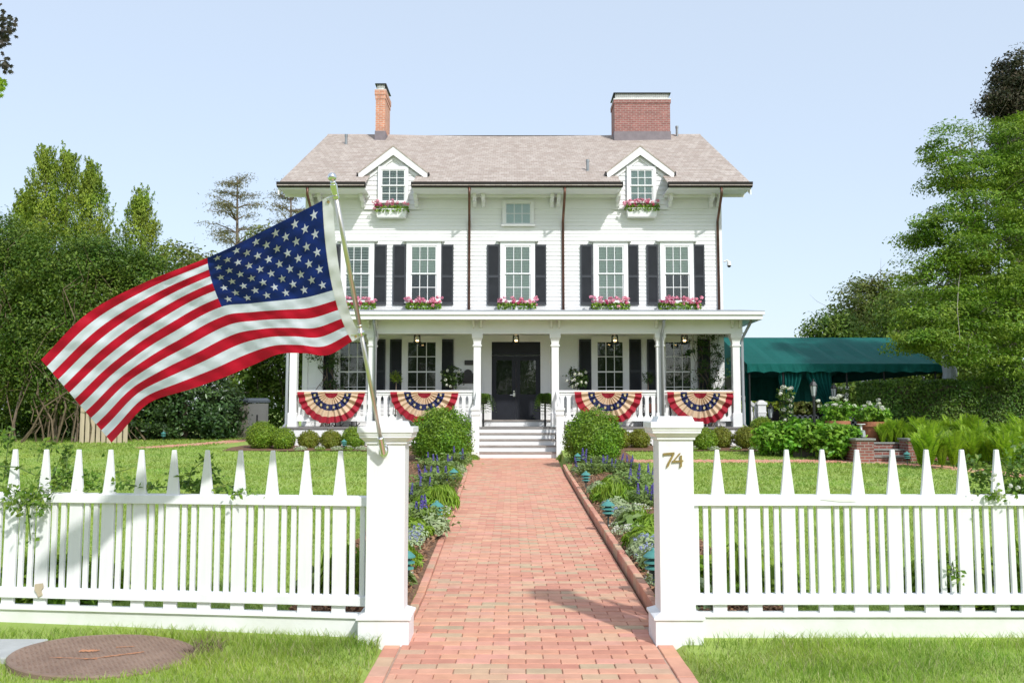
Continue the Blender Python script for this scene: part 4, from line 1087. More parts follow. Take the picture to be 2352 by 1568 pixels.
# chimneys and vents
def chimney(px0, px1, pyb, pyt, Y, dep, mat, cap):
    a, b = W(px0, pyb, Y), W(px1, pyb, Y); zt = WZ(pyt, Y); x0, x1 = a.x, b.x; z0 = ZRD - 1.4
    m = MB()
    if cap == 'tall':
        m.box(x0, x1, Y, Y + dep, z0, zt - .36); m.box(x0 - .04, x1 + .04, Y - .04, Y + dep + .04, zt - .2, zt)
        m.box(x0 - .02, x1 + .02, Y - .02, Y + dep + .02, zt - .359, zt - .201)
    else:
        m.box(x0, x1, Y, Y + dep, z0, zt - .16); m.box(x0 - .03, x1 + .03, Y - .03, Y + dep + .03, zt - .159, zt - .02)
    ch = m.build('chimney', M[mat], house)
    m = MB(); m.box(x0 - .02, x1 + .02, Y - .022, Y + dep + .02, z0, WZ(pyb - 15, Y)); m.build('flashing', M['lead'], ch)
    m = MB(); cx0, cx1 = x0 + .06, x1 - .06; ht = .24
    m.box(x0 - .035, x1 + .035, Y - .035, Y + dep + .035, zt - .019 if cap != 'tall' else zt + .0005, zt + .02)
    n = max(4, int((cx1 - cx0) / .075))
    for i in range(n + 1):
        x = cx0 + (cx1 - cx0) * i / n
        for yy in (Y + .06, Y + dep - .06): m.box(x - .010, x + .010, yy - .01, yy + .01, zt + .021, zt + ht)
    for i in range(1, 6):
        yy = Y + .06 + (dep - .12) * i / 6
        for x in (cx0, cx1): m.box(x - .01, x + .01, yy - .01, yy + .01, zt + .021, zt + ht)
    m.box(cx0 - .02, cx1 + .02, Y + .05, Y + .07, zt + .02 + ht * .45, zt + .035 + ht * .45)
    m.box(cx0 + .02, cx1 - .02, Y + .075, Y + .08, zt + .021, zt + ht - .01); m.build('flue_cage', M['steel'], ch)
    m = MB(); m.frus((cx0 - .10, cx1 + .10, Y - .02, Y + dep + .02, zt + ht), (cx0 - .08, cx1 + .08, Y, Y + dep, zt + ht + .03)); m.build('chimney_cap', M['black'], ch)
chimney(862, 884, 316, 207, 34.0, 1.35, 'chim1', 'tall')
chimney(1412, 1540, 317, 228, 34.0, 1.1, 'chim2', 'wide')
for px, pb, pt, Y in ((795, 333, 309, 33.2), (1350, 397, 367, 29.2), (1555, 314, 290, 34.6)):
    p, q = W(px, pb, Y), W(px, pt, Y); m = MB(); m.tube([(p.x, Y, p.z - .3), (p.x, Y, q.z)], .05, 10); m.tube([(p.x, Y, q.z - .09), (p.x, Y, q.z)], .06, 10); m.build('vent_pipe', M['ventmetal'], house)
# camera on the right corner
t = thing('security_camera', 'small white dome security camera on the right house corner', 'security camera', W(1664, 600, 28.7))
p = W(1662, 601, 28.8); m = MB(); m.tube([p, p + Vector((.12, -.02, .04)), p + Vector((.17, -.03, -.02))], .03, 8); m.tube([p + Vector((.17, -.03, -.0)), p + Vector((.17, -.03, -.13))], [.06, .075], 12); m.build('bracket', M['white'], t)
m = MB(); m.ball(p + Vector((.17, -.03, -.135)), .062, 10); m.build('dome', M['black'], t)
# =================================================================== THINGS ON THE HOUSE
def make_bunting():
    t = thing('bunting', 'x', 'bunting', (0, 0, 0), 'pleated fan buntings on the porch rail')
    nA = 180; rings = [0, .07, .13, .2, .26, .33, .4, .47, .53, .6, .66, .73, .8, .87, .94, 1.0]; rx, rz = 1.02, .98
    def pt(a, r):
        pl = math.sin(a * 26 + .8 * math.sin(a * 5)) * (.022 + .024 * r) * min(1, r * 4) + .03 * math.sin(a * 9 + 2) * r
        edge = 1 + (.025 * math.sin(a * 7 + 1) - .02 * math.sin(a * 26)) * max(0, r - .3) * math.sin(a)
        rr = r * edge
        return Vector((rx * rr * math.cos(a), -.03 - abs(.05 * r * math.sin(a)) + pl, -rz * rr * math.sin(a)))
    V = [pt(PI * i / nA, r) for r in rings for i in range(nA + 1)]; n = nA + 1
    mb = MB(); fs = []; ms = []
    for j in range(len(rings) - 1):
        m_ = 0 if rings[j] < .2 else 1 if rings[j] < .4 else 2 if rings[j] < .6 else 1 if rings[j] < .8 else 0
        for i in range(nA): fs.append((j * n + i, j * n + i + 1, (j + 1) * n + i + 1, (j + 1) * n + i)); ms.append(m_)
    mb.add(V, fs); mb.m = ms
    for k in range(8):
        a = PI * (k + .5) / 8; c = pt(a, .5); c.y -= .05
        R_ = .07
        vs = [c] + [c + Vector(((R_ if q % 2 == 0 else R_ * .42) * math.cos(a + q * PI / 5) * .7, 0, (R_ if q % 2 == 0 else R_ * .42) * math.sin(a + q * PI / 5))) for q in range(10)]
        mb.add(vs, [(0, q + 1, (q + 1) % 10 + 1) for q in range(10)], 3)
    mb.build('fan', [M['bunt_red'], M['bunt_tan'], M['bunt_blue'], M['bunt_gold']], t, smooth=False)
    h = MB(); h.box(-1.03, 1.03, -.05, -.03, -.03, .012); h.build('heading_band', M['bunt_tan'], t)
    return t
bt = make_bunting()
for px, lab in ((761.5, 'pleated fan bunting on the porch rail at the left corner column, below the flag'), (975, 'pleated fan bunting half behind the round bush left of the steps'),
                (1396.5, 'pleated fan bunting half behind the round bush right of the steps'), (1607.5, 'pleated fan bunting on the porch rail beside the right corner column')):
    p = W(px, 900, YC + .02); place(bt, (p.x, YC + .02, p.z), 0, (random.uniform(.97, 1.0), 1, random.uniform(.93, 1.04)), label=lab)
def make_lantern():
    t = thing('porch_lantern', 'x', 'lantern', (0, 0, 0), 'bell jar lanterns under the porch ceiling')
    m = MB()
    m.tube([(0, 0, .42), (0, 0, .3)], .006, 6); m.lathe([(.05, .42), (.05, .405)], n=12)
    for k in range(4):
        a = PI / 4 + k * PI / 2; m.tube([(0.0 + .012 * math.cos(a), .012 * math.sin(a), .31), (.08 * math.cos(a), .08 * math.sin(a), .27), (.12 * math.cos(a), .12 * math.sin(a), .18), (.125 * math.cos(a), .125 * math.sin(a), -.02), (.10 * math.cos(a), .10 * math.sin(a), -.06)], .011, 6)
    m.lathe([(.128, 0), (.13, .005), (.128, .015)], (0, 0, .0), 20); m.lathe([(.10, -.065), (.11, -.05)], n=16); m.lathe([(.05, .24), (.02, .29)], n=12)
    m.build('frame', M['black'], t)
    m = MB(); m.lathe([(.095, -.04), (.105, 0), (.105, .12), (.08, .19), (.04, .23)], n=20); m.build('glass_bell', M['glass'], t)
    m = MB()
    for k in range(3):
        a = k * 2.09; m.ball((.03 * math.cos(a), .03 * math.sin(a), .05), .018, 8, sz=1.5)
    m.build('bulb', M['bulb'], t)
    return t
ln = make_lantern()
for px, Y, lab in ((958, 27.7, 'lit lantern hanging before the window left of the front door'), (1185, 27.7, 'lit lantern hanging over the black front door'),
                   (1412, 27.7, 'lit lantern hanging before the window right of the front door'), (1572, 27.7, 'lit lantern hanging beside the vine at the right porch end')):
    p = W(px, 786, Y); place(ln, (p.x, Y, p.z), label=lab)

def box_flowers(name, x0, x1, yf, zt, hb, dep, lab, seed, lush=1.0):
    t = thing(name, lab, 'window box', ((x0 + x1) / 2, yf + dep / 2, zt - hb), 'window boxes of pink flowers')
    m = MB(); m.frus((x0 + .04, x1 - .04, yf + .03, yf + dep, zt - hb), (x0, x1, yf, yf + dep, zt - .03)); m.box(x0 - .015, x1 + .015, yf - .015, yf + dep, zt - .0299, zt)
    m.build('planter', M['white'], t)
    rng = rnd(seed); n = int(700 * (x1 - x0) * lush)
    P = np.stack([rng.uniform(x0 - .06, x1 + .06, n), rng.uniform(yf - .07, yf + dep, n), zt + .17 * rng.random(n) ** 1.2 - .05], 1)
    P[:, 2] -= .05 * (P[:, 1] < yf)
    leaves('foliage', rng, P, np.array([0, -.6, .6]) + rng.normal(size=P.shape) * .6, .06 + .03 * rng.random(n), M['boxbig'], t, aspect=.85)
    k = int(34 * (x1 - x0) * lush); cs = np.stack([rng.uniform(x0 - .10, x1 + .10, k), rng.uniform(yf - .12, yf + dep * .8, k), zt + .10 + .2 * rng.random(k)], 1)
    cs[rng.random(k) < .15, 2] -= .16
    per = 26; Dd = sphere_dirs(rng, k * per); c = np.repeat(cs, per, 0)
    leaves('blossom', rng, c + Dd * .055 * np.array([1, 1, .75]), Dd, .045, M['pink'], t, aspect=.95)
    k2 = int(5 * (x1 - x0)); cs = np.stack([rng.uniform(x0, x1, k2), rng.uniform(yf - .1, yf, k2), zt + .08 + .1 * rng.random(k2)], 1)
    Dd = sphere_dirs(rng, k2 * per); leaves('blossom', rng, np.repeat(cs, per, 0) + Dd * .05, Dd, .042, M['redflower'], t, aspect=.95)
WB = [(863, 933, 479, 498, YW - .36, 'white window box of sparse pink geraniums under the left dormer window', .55), (1440, 1511, 477, 497, YW - .36, 'white window box of pink geraniums under the right dormer window', .7),
      (792, 857, 703, 716, YW - .42, 'window box of pink flowers behind the flagpole, leftmost upper window', 1), (936, 1007, 703, 716, YW - .42, 'very full pink window box on the upper window just left of the copper downpipe', 1.35),
      (1147, 1227, 703, 716, YW - .42, 'window box of pink flowers on the middle upper window above the front door', .9), (1364, 1442, 703, 716, YW - .42, 'window box of pink flowers on the upper window just right of the two downpipes', 1),
      (1519, 1606, 703, 716, YW - .42, 'window box of pink flowers on the rightmost upper window', 1.1)]
for i, (a, b, t_, bt_, Y, lab, lu) in enumerate(WB):
    p, q = W(a, t_, Y), W(b, bt_, Y); box_flowers('window_box', p.x, q.x, Y, p.z, p.z - q.z, .28, lab, 40 + i, lu)

def shrub_on_porch(name, lab, px, py, rpx, Y, seed, flowers=0, pot=True, mat='darkpot', zbase=ZF, grp=None, cat='potted shrub', size=.085):
    c = W(px, py, Y); r = rpx / 73; t = thing(name, lab, cat, (c.x, Y, zbase), grp); rng = rnd(seed)
    m = MB(); m.tube([(c.x, Y, zbase + .3), (c.x + .02, Y, c.z)], [.022, .015], 7); m.build('stem', M['bark'], t)
    if pot: m = MB(); m.lathe([(.15, 0), (.19, .3), (.21, .31), (.21, .36), (.17, .36)], (c.x, Y, zbase + .001), 18); m.build('pot', M['tealdark'], t)
    n = int(2600 * r ** 1.6 + 300)
    Cc, Dd = blob_clumps(rng, [(c.x, Y, c.z, r, r * .8, r), (c.x + r * .3, Y - .05, c.z - r * .3, r * .7, r * .6, r * .7)], n // 7, .5)
    P, N = clump_leaves(rng, Cc, Dd, 7, .06); leaves('foliage', rng, P, N, size, M[mat], t, aspect=.5)
    if flowers:
        d = sphere_dirs(rng, flowers); d[:, 1] = -np.abs(d[:, 1]) - .3; d[:, 2] -= .4; d = unit(d); cs = np.array([c.x, Y, c.z]) + d * np.array([r, r * .8, r]) * .98
        per = 18; D2 = sphere_dirs(rng, flowers * per); leaves('blossom', rng, np.repeat(cs, per, 0) + D2 * .04, D2, .055, M['whiteflower'], t, aspect=.9)
shrub_on_porch('camellia_shrub', 'dark potted shrub with few white blooms left of the front door', 1037, 863, 27, 27.9, 61, 6)
shrub_on_porch('camellia_shrub', 'dark potted shrub with many white blooms right of the front door', 1325, 866, 26, 27.9, 62, 13)
shrub_on_porch('topiary_ball', 'small lollipop topiary before the dark shutter near the left porch columns', 909, 865, 13, 28.0, 63, 0, True, 'boxwood', cat='topiary', size=.05)
shrub_on_porch('topiary_ball', 'small lollipop topiary between the shutters right of the front door', 1487, 866, 14, 28.0, 64, 0, True, 'darkpot', cat='topiary', size=.05)
def porch_fern(px, seed, lab):
    Y = 27.6; c = W(px, 912, Y); t = thing('potted_fern', lab, 'fern', (c.x, Y, ZF)); rng = rnd(seed); m = MB()
    m.tube([(c.x, Y, ZF), (c.x, Y, c.z - .1)], .03, 8); m.lathe([(.12, c.z - .2 - ZF), (.17, c.z - ZF)], (c.x, Y, ZF), 14); m.build('plant_stand', M['black'], t)
    P = []; N = []; T = []
    for k in range(64):
        a = rng.random() * 2 * PI; dr = rng.uniform(.35, 1.0); L_ = .5 + .5 * rng.random()
        for s in range(16):
            q = s / 15; r = L_ * .42 * q ** .8; z = c.z + .18 * math.sin(q * 2.2) - .85 * dr * L_ * q * q
            for sg in (-1, 1):
                P.append((c.x + math.cos(a) * r - math.sin(a) * sg * .035, Y + math.sin(a) * r + math.cos(a) * sg * .035, z)); N.append((math.cos(a) * .5, math.sin(a) * .5, .8)); T.append((-math.sin(a) * sg, math.cos(a) * sg, -.2))
    leaves('fronds', rng, np.array(P), np.array(N), .10, M['hedge'], t, aspect=.3, tdir=np.array(T), tj=.2)
porch_fern(1110, 71, 'hanging dark fern on a stand at the left side of the front door'); porch_fern(1252, 72, 'hanging dark fern on a stand at the right side of the front door')
def vine(lab, px0, px1, py0, py1, Y, seed, n):
    rng = rnd(seed); a, b = W(px0, py1, Y), W(px1, py0, Y); t = thing('climbing_vine', lab, 'vine', ((a.x + b.x) / 2, Y, ZF)); m = MB(); P = []
    for k in range(7):
        x0 = rng.uniform(a.x + .2, b.x - .2); pts = [(x0, Y + .1, ZF)]; x = x0; steps_ = 10
        for s in range(1, steps_ + 1): x += rng.normal() * .12; x = min(max(x, a.x), b.x); pts.append((x, Y + rng.uniform(-.12, .1), ZF + (b.z - ZF) * s / steps_))
        m.tube(pts, [.018 - .0013 * i for i in range(len(pts))], 5)
        for _ in range(9):
            q = pts[rng.integers(2, len(pts))]; e = (q[0] + rng.normal() * .3, q[1] + rng.uniform(-.3, .05), q[2] + rng.uniform(-.15, .15)); m.tube([q, e], [.007, .003], 4)
            for s in np.linspace(.3, 1, 6): P += [[q[i] + (e[i] - q[i]) * s for i in range(3)]] * 4
    m.build('stem', M['bark'], t); P = np.array(P); P = P[rng.integers(0, len(P), n)] + rng.normal(size=(n, 3)) * .05
    leaves('foliage', rng, P, np.array([0, -.7, .5]) + rng.normal(size=P.shape) * .6, .085, M['darkpot'], t, aspect=.5)
vine('dark climbing vine trained up the shutter at the left end of the porch', 722, 775, 790, 895, 28.3, 81, 900)
vine('leafy climbing vine trained over the shutter at the right end of the porch', 1585, 1650, 768, 893, 28.2, 82, 1700)
def plaque(px0, px1, py0, py1, lab, arch):
    a, b = W(px0, py1, YW - .05), W(px1, py0, YW - .05); m = MB(); xm = (a.x + b.x) / 2
    if arch: poly = [(a.x, a.z), (b.x, a.z), (b.x, b.z - .12)] + [(xm + (b.x - a.x) * .5 * math.cos(q) * .75, b.z - .12 + .12 * math.sin(q)) for q in [PI * i / 10 for i in range(11)]] + [(a.x, b.z - .12)]
    else: poly = [(a.x, a.z), (b.x, a.z), (b.x, b.z), (a.x, b.z)]
    m.prism(poly, 1, YW - .06, YW - .02); tag(m.build('wall_plaque', M['plaque'], origin=(xm, YW - .04, a.z), bevel=.01), lab, 'plaque')
plaque(1067, 1087, 827, 838, 'small dark rectangular plaque on the porch wall left of the door', False)
plaque(1062, 1088, 848, 880, 'dark arched plaque on the porch wall below the small rectangular one', True)
def rocker():
    t = thing('rocking_chair', 'x', 'rocking chair', (0, 0, 0), 'dark rocking chairs on the porch'); m = MB()
    for s in (-1, 1):
        x = s * .27
        m.tube([(x, -.42, .06), (x, -.25, .015), (x, 0, 0), (x, .25, .015), (x, .48, .09)], .018, 6); m.build('rocker', M['chairwood'], t); m = MB()
    for s in (-1, 1):
        for y in (-.2, .2): m.tube([(s * .27, y, .015), (s * .26, y, .42 if y > 0 else .62)], .018, 6)
    for s in (-1, 1): m.bar((s * .27, -.26, .63), (s * .27, .24, .63), .06, .02)
    m.build('leg_frame', M['chairwood'], t)
    m = MB(); m.box(-.26, .26, -.25, .24, .39, .42); m.build('seat', M['chairwood'], t)
    m = MB()
    for k in range(6): x = -.2 + .08 * k; m.bar((x, .22, .42), (x, .38, 1.05), .04, .015)
    m.bar((-.25, .38, 1.05), (.25, .38, 1.05), .03, .09); m.bar((-.27, .22, .42), (-.27, .38, 1.05), .03, .03); m.bar((.27, .22, .42), (.27, .38, 1.05), .03, .03)
    m.build('backrest', M['chairwood'], t)
    m = MB(); m.box(-.2, .2, .05, .2, .425, .70); m.build('cushion', M['redbrown'], t, bevel=.03)
    return t
rk = rocker()
for px, lab in ((795, 'dark rocking chair behind the leftmost porch bunting'), (948, 'dark rocking chair with red brown cushion behind the second bunting from the left'), (1497, 'dark rocking chair with red brown cushion seen through the rail right of the third bunting'), (1560, 'dark rocking chair behind the rightmost porch bunting')):
    place(rk, (W(px, 950, 27.9).x, 27.9, ZF), label=lab, rz=random.uniform(-.2, .2))

# =================================================================== GARDEN
def make_pagoda():
    t = thing('path_light', 'x', 'garden light', (0, 0, 0), 'green pagoda garden lights')
    m = MB(); m.tube([(0, 0, -.1), (0, 0, .14)], .012, 8); m.build('stake', M['tealdark'], t)
    m = MB(); m.lathe([(.045, .13), (.05, .33)], n=14); m.build('lamp_core', M['tealdark'], t)
    for k, (z, r) in enumerate(((.17, .086), (.225, .094), (.28, .10))):
        m = MB(); m.lathe([(r, z), (r * .98, z + .012), (r * .5, z + .034), (r * .45, z + .034)] if k < 2 else [(r, z), (r * .98, z + .012), (r * .55, z + .05), (.028, z + .062), (.02, z + .085), (.004, z + .09)], n=24); m.build('shade_tier', M['teal'], t, smooth=False)
    return t
pg = make_pagoda()
PLT = [(375, 1030, 'green pagoda light on the far left lawn beside the curving side path', 30), (790, 1034, 'green pagoda light before the clipped balls left of the gate post', 24.9), (1057, 1062, 'green pagoda light at the foot of the big round bush left of the steps', 21.0),
       (1042, 1118, 'green pagoda light in the left bed, second from the house along the path', 15.8), (1003, 1196, 'green pagoda light in the left bed among white flowers midway along the path', 10.6), (930, 1338, 'green pagoda light in the left bed half hidden by the left gate post', 7.15),
       (1327, 1066, 'green pagoda light at the foot of the big round bush right of the steps', 20.6), (1346, 1118, 'green pagoda light in the right bed, second from the house along the path', 15.2), (1397, 1192, 'green pagoda light in the right bed midway along the path', 10.7), (1502, 1338, 'green pagoda light in the right bed half hidden by the right gate post', 7.15),
       (2084, 1064, 'green pagoda light beside the brick garden steps at the right', 21.2)]
for px, pyb, lab, Y in PLT:
    z = max(G(Y), PZ(Y) + .04 if abs(px - 1176) < 330 else 0); x = WX(px, Y, z); place(pg, (x, Y, z + .02), rz=random.random() * 3, sc=.82, label=lab)

def ball_bush(name, lab, px, pyc, rpx, Y, mat, seed, leaf, grp, sq=.92, cat='boxwood', rough=.08, dens=1.0):
    c = W(px, pyc, Y); r = rpx / (F / Y); zg = G(Y) - .02; t = thing(name, lab, cat, (c.x, Y, zg), grp); rng = rnd(seed)
    n = int(dens * 60.0 * r * r / (leaf * leaf)); d = sphere_dirs(rng, n)
    bump = 1 + rough * (np.sin(d[:, 0] * 7 + seed) * np.sin(d[:, 2] * 6 + 1) + .6 * np.sin(d[:, 1] * 11 + d[:, 2] * 9)) * .5
    rr = r * bump * (1 - .22 * rng.random(n) ** 1.5 + .13 * rng.random(n) ** 5 + .05 * np.sin(d[:, 0] * 23 + seed) * np.sin(d[:, 1] * 21) * np.sin(d[:, 2] * 25)); 
    P = np.array([c.x, Y, c.z]) + d * rr[:, None] * np.array([1, 1, sq]); k = P[:, 2] > zg - .02; P, d2 = P[k], d[k]
    leaves('foliage', rng, P, d2 * .8 + np.array([0, 0, .25]) + rng.normal(size=P.shape) * .5, leaf * (.7 + .6 * rng.random(len(P))), M[mat], t, aspect=.6)
    m = MB(); prof = []
    for i in range(13):
        a = PI * i / 12; z = c.z - math.cos(a) * r * .80 * sq
        if z > zg: prof.append((max(.001, r * .80 * math.sin(a)), z - zg))
    m.lathe([(prof[0][0], 0)] + prof, (c.x, Y, zg), 20); m.build('inner_foliage', M[mat], t)
gb = 'clipped boxwood balls along the porch'
BB = [(601, 1000, 34, 25.5, 'boxwood', 'larger clipped boxwood ball at the left porch corner'), (651, 1008, 27, 25.3, 'boxwood', 'clipped boxwood ball touching the larger one at the left porch corner'),
      (710, 1012, 25, 25.6, 'boxwood_y', 'yellowish clipped boxwood ball under the leftmost bunting'), (761, 1011, 25, 25.5, 'boxwood_y', 'clipped boxwood ball just left of the pagoda light by the porch'), (814, 1007, 29, 25.4, 'boxwood', 'clipped boxwood ball beside the left gate post'),
      (1424, 1008, 26, 25.6, 'boxwood_y', 'clipped boxwood ball mostly behind the big round bush right of the steps'), (1469, 1008, 25, 25.6, 'boxwood_y', 'clipped boxwood ball just left of the numbered gate post'),
      (1617, 1010, 30, 25.2, 'boxwood', 'clipped boxwood ball just right of the numbered gate post'), (1656, 1006, 27, 25.7, 'boxwood_y', 'clipped boxwood ball behind and right of the one by the numbered post'),
      (1714, 1006, 28, 25.4, 'boxwood_y', 'clipped boxwood ball below the right corner column'), (1751, 982, 27, 26.3, 'boxwood', 'higher clipped boxwood ball below the side stair newel')]
for i, (px, py, r, Y, mt, lab) in enumerate(BB): ball_bush('boxwood_ball', lab, px, py, r, Y, mt, 100 + i, .04, gb)
ball_bush('round_bush', 'big shaggy round boxwood at the left side of the porch steps', 1014, 1004, 69, 22.0, 'boxbig', 131, .052, 'big round bushes by the steps', .98, 'bush', .16, 1.15)
ball_bush('round_bush', 'big shaggy round boxwood at the right side of the porch steps', 1362, 1008, 66, 21.7, 'boxbig', 132, .052, 'big round bushes by the steps', 1.03, 'bush', .16, 1.15)
# small grass mound by the steps, left and right
for px, s, lab in ((1088, 1, 'low green tuft at the left foot of the porch steps'), (1291, 2, 'low green tuft at the right foot of the porch steps')):
    rng = rnd(140 + s); n = 900; c = W(px, 1050, 24.6); a = rng.random(n) * 2 * PI; r = .16 * np.sqrt(rng.random(n)); x, y = c.x + r * np.cos(a), 24.6 + r * np.sin(a)
    v, f = blades(rng, x, y, np.full(n, PZ(24.6) - .02) + .10 * (1 - (r / .16) ** 2), .07, .02, .6); tag(npmesh('grass_tuft', v, f, M['grass_front'], origin=(c.x, 24.6, PZ(24.6))), lab, 'tuft')

# flower-bed plants: prototypes, then copies
def proto_salvia(seed):
    rng = rnd(seed); t = thing('salvia', 'x', 'flower', (0, 0, 0))
    n = 520; Cc = np.stack([rng.normal(size=n) * .13, rng.normal(size=n) * .13, .04 + .24 * rng.random(n)], 1)
    leaves('foliage', rng, Cc, np.array([0, -.2, .8]) + rng.normal(size=Cc.shape) * .6, .06 + .03 * rng.random(n), M['salvia_leaf'], t, aspect=.45, tdir=np.stack([Cc[:, 0], Cc[:, 1], np.full(n, .1)], 1) * 6, tj=.5)
    for k in range(2 + seed % 2):
        x, y = rng.normal() * .12, rng.normal() * .10; h = .29 + .13 * rng.random(); lx = rng.normal() * .05; m = MB(); m.tube([(x, y, .1), (x + lx, y, h)], .005, 5); s = m.build('flower_stalk', M['stem'], t)
        q = 90; zz = rng.random(q); a = rng.random(q) * 2 * PI; r = (.027 * (1 - zz * .75))
        P = np.stack([x + lx * (.6 + .4 * zz) + r * np.cos(a), y + r * np.sin(a), h - .16 + .19 * zz], 1)
        leaves('flower_spike', rng, P, np.stack([np.cos(a), np.sin(a), .4 + 0 * a], 1), .024, M['purple'], t, aspect=.7)
    return t
def proto_clump(name, cat, seed, mat, n, r, h, leaf, asp, fl=None, nf=0, upright=False, fs=.016):
    rng = rnd(seed); t = thing(name, 'x', cat, (0, 0, 0))
    a = rng.random(n) * 2 * PI; q = np.sqrt(rng.random(n)); P = np.stack([r * q * np.cos(a), r * q * np.sin(a), h * (.15 + .85 * rng.random(n)) * np.sqrt(np.maximum(.05, 1 - .8 * q * q))], 1)
    td = np.stack([np.cos(a) * .5, np.sin(a) * .5, np.full(n, 1.6 if upright else .3)], 1)
    N = np.stack([np.cos(a), np.sin(a), np.full(n, .3 if upright else .9)], 1) + rng.normal(size=(n, 3)) * .35
    leaves('foliage', rng, P, N, leaf * (.7 + .6 * rng.random(n)), M[mat], t, aspect=asp, tdir=td, tj=.35)
    if nf:
        a = rng.random(nf) * 2 * PI; q = np.sqrt(rng.random(nf)); c = np.stack([r * q * np.cos(a), r * q * np.sin(a), h * (1.02 + .12 * rng.random(nf)) * np.sqrt(np.maximum(.1, 1 - .8 * q * q))], 1)
        per = 7; D = sphere_dirs(rng, nf * per); leaves('blossom', rng, np.repeat(c, per, 0) + D * fs * .8, D + np.array([0, 0, .5]), fs, M[fl], t, aspect=.9)
    return t
SAL = [proto_salvia(201), proto_salvia(202), proto_salvia(203)]
LF = [proto_clump('leafy_perennial', 'perennial', 211, 'bed_leaf', 420, .20, .26, .13, .16, upright=True), proto_clump('leafy_perennial', 'perennial', 212, 'bed_leaf', 500, .24, .22, .10, .28)]
AL = [proto_clump('white_alyssum', 'flower', 221, 'silver', 360, .17, .09, .03, .4, 'whiteflower', 60, False, .012), proto_clump('white_alyssum', 'flower', 222, 'bed_leaf', 360, .15, .10, .03, .4, 'whiteflower', 45, False, .012)]
AG = [proto_clump('blue_ageratum', 'flower', 231, 'silver', 420, .16, .16, .045, .5, 'blueflower', 22)]
SV = [proto_clump('silver_leaf_plant', 'perennial', 241, 'silver', 420, .18, .2, .06, .45), proto_clump('broad_leaf_plant', 'perennial', 242, 'salvia_leaf', 150, .17, .18, .11, .5)]
def plant(pr, px, py, sc, side, lab, grp):
    # py = where the foot sits in view
    Y = 15.
    for _ in range(30):
        z = max(G(Y), PZ(Y) + .03); b = (CY - py) / F; k = (sT + b * cT) / (cT - b * sT)
        Y = .5 * Y + .5 * min(24, max(6.0, (z - HC) / k if k < -1e-4 else 24))
    z = max(G(Y), PZ(Y) + .03); x = WX(px, Y, z)
    x = min(x, xl(Y) - (.16 if Y > 10 else .30)) if side < 0 else max(x, xr(Y) + .26)
    o = place(pr, (x, Y, z), random.random() * 6, sc, lab); o['group'] = grp
R = random.Random(9)
def side_word(s): return 'left' if s < 0 else 'right'
BED = {-1: [('S', 985, 1082), ('S', 1010, 1088), ('S', 1035, 1085), ('S', 1050, 1075), ('S', 962, 1140), ('S', 985, 1128), ('S', 1008, 1135), ('S', 945, 1160), ('S', 968, 1225),
             ('L', 1000, 1150), ('L', 1025, 1145), ('L', 985, 1165), ('L', 1030, 1165), ('L', 945, 1235), ('L', 965, 1225), ('L', 950, 1300), ('L', 975, 1305), ('L', 1005, 1110), ('L', 1035, 1105),
             ('A', 1015, 1190), ('A', 1005, 1205), ('A', 1025, 1182), ('A', 985, 1325), ('A', 960, 1140), ('A', 1052, 1095), ('A', 975, 1260), ('A', 948, 1345), ('A', 1003, 1222),
             ('G', 1000, 1240), ('G', 980, 1250), ('G', 1020, 1160), ('G', 965, 1262), ('V', 1060, 1085), ('V', 945, 1205), ('V', 985, 1215), ('V', 1010, 1228), ('B', 955, 1345), ('B', 940, 1378), ('B', 1000, 1095), ('B', 945, 1185), ('V', 962, 1290)],
       1: [('S', 1350, 1095), ('S', 1372, 1085), ('S', 1388, 1090), ('S', 1402, 1088), ('S', 1430, 1092), ('S', 1445, 1096), ('S', 1460, 1140), ('S', 1478, 1165), ('S', 1492, 1170), ('S', 1500, 1160), ('S', 1455, 1120),
           ('L', 1345, 1080), ('L', 1365, 1092), ('L', 1400, 1155), ('L', 1420, 1160), ('L', 1440, 1150), ('L', 1385, 1150), ('L', 1490, 1260), ('L', 1470, 1215), ('L', 1500, 1230), ('L', 1430, 1135), ('L', 1410, 1125),
           ('A', 1430, 1230), ('A', 1445, 1245), ('A', 1415, 1215), ('A', 1480, 1310), ('A', 1495, 1290), ('A', 1500, 1380), ('A', 1485, 1345), ('A', 1465, 1180), ('A', 1460, 1262), ('A', 1495, 1335),
           ('G', 1450, 1280), ('G', 1425, 1190), ('G', 1465, 1295), ('G', 1390, 1170), ('V', 1330, 1085), ('V', 1375, 1135), ('V', 1385, 1145), ('V', 1450, 1200), ('V', 1470, 1240), ('V', 1488, 1375), ('B', 1450, 1215), ('B', 1480, 1270), ('B', 1500, 1310), ('B', 1410, 1110), ('V', 1495, 1400), ('V', 1415, 1175)]}
KD = {'S': (SAL, 'purple salvia clump in the flower bed {} of the brick path', 'salvias in the {} bed'), 'L': (LF, 'bright green strappy perennial in the flower bed {} of the brick path', 'green perennials in the {} bed'),
      'A': (AL, 'low white flowering alyssum mound in the flower bed {} of the brick path', 'white alyssum in the {} bed'), 'G': (AG, 'pale blue flowering mound in the flower bed {} of the brick path', 'pale blue flowers in the {} bed'),
      'V': (SV[:1], 'silvery grey green mound in the flower bed {} of the brick path', 'silver plants in the {} bed'), 'B': (SV[1:], 'broad grey green leaved plant in the flower bed {} of the brick path', 'broad leaved plants in the {} bed')}
for s, L_ in BED.items():
    for i, (k, px, py) in enumerate(L_):
        pr, lab, grp = KD[k]; plant(pr[i % len(pr)], px, py, R.uniform(.75, 1.25), s, lab.format(side_word(s)), grp.format(side_word(s)))
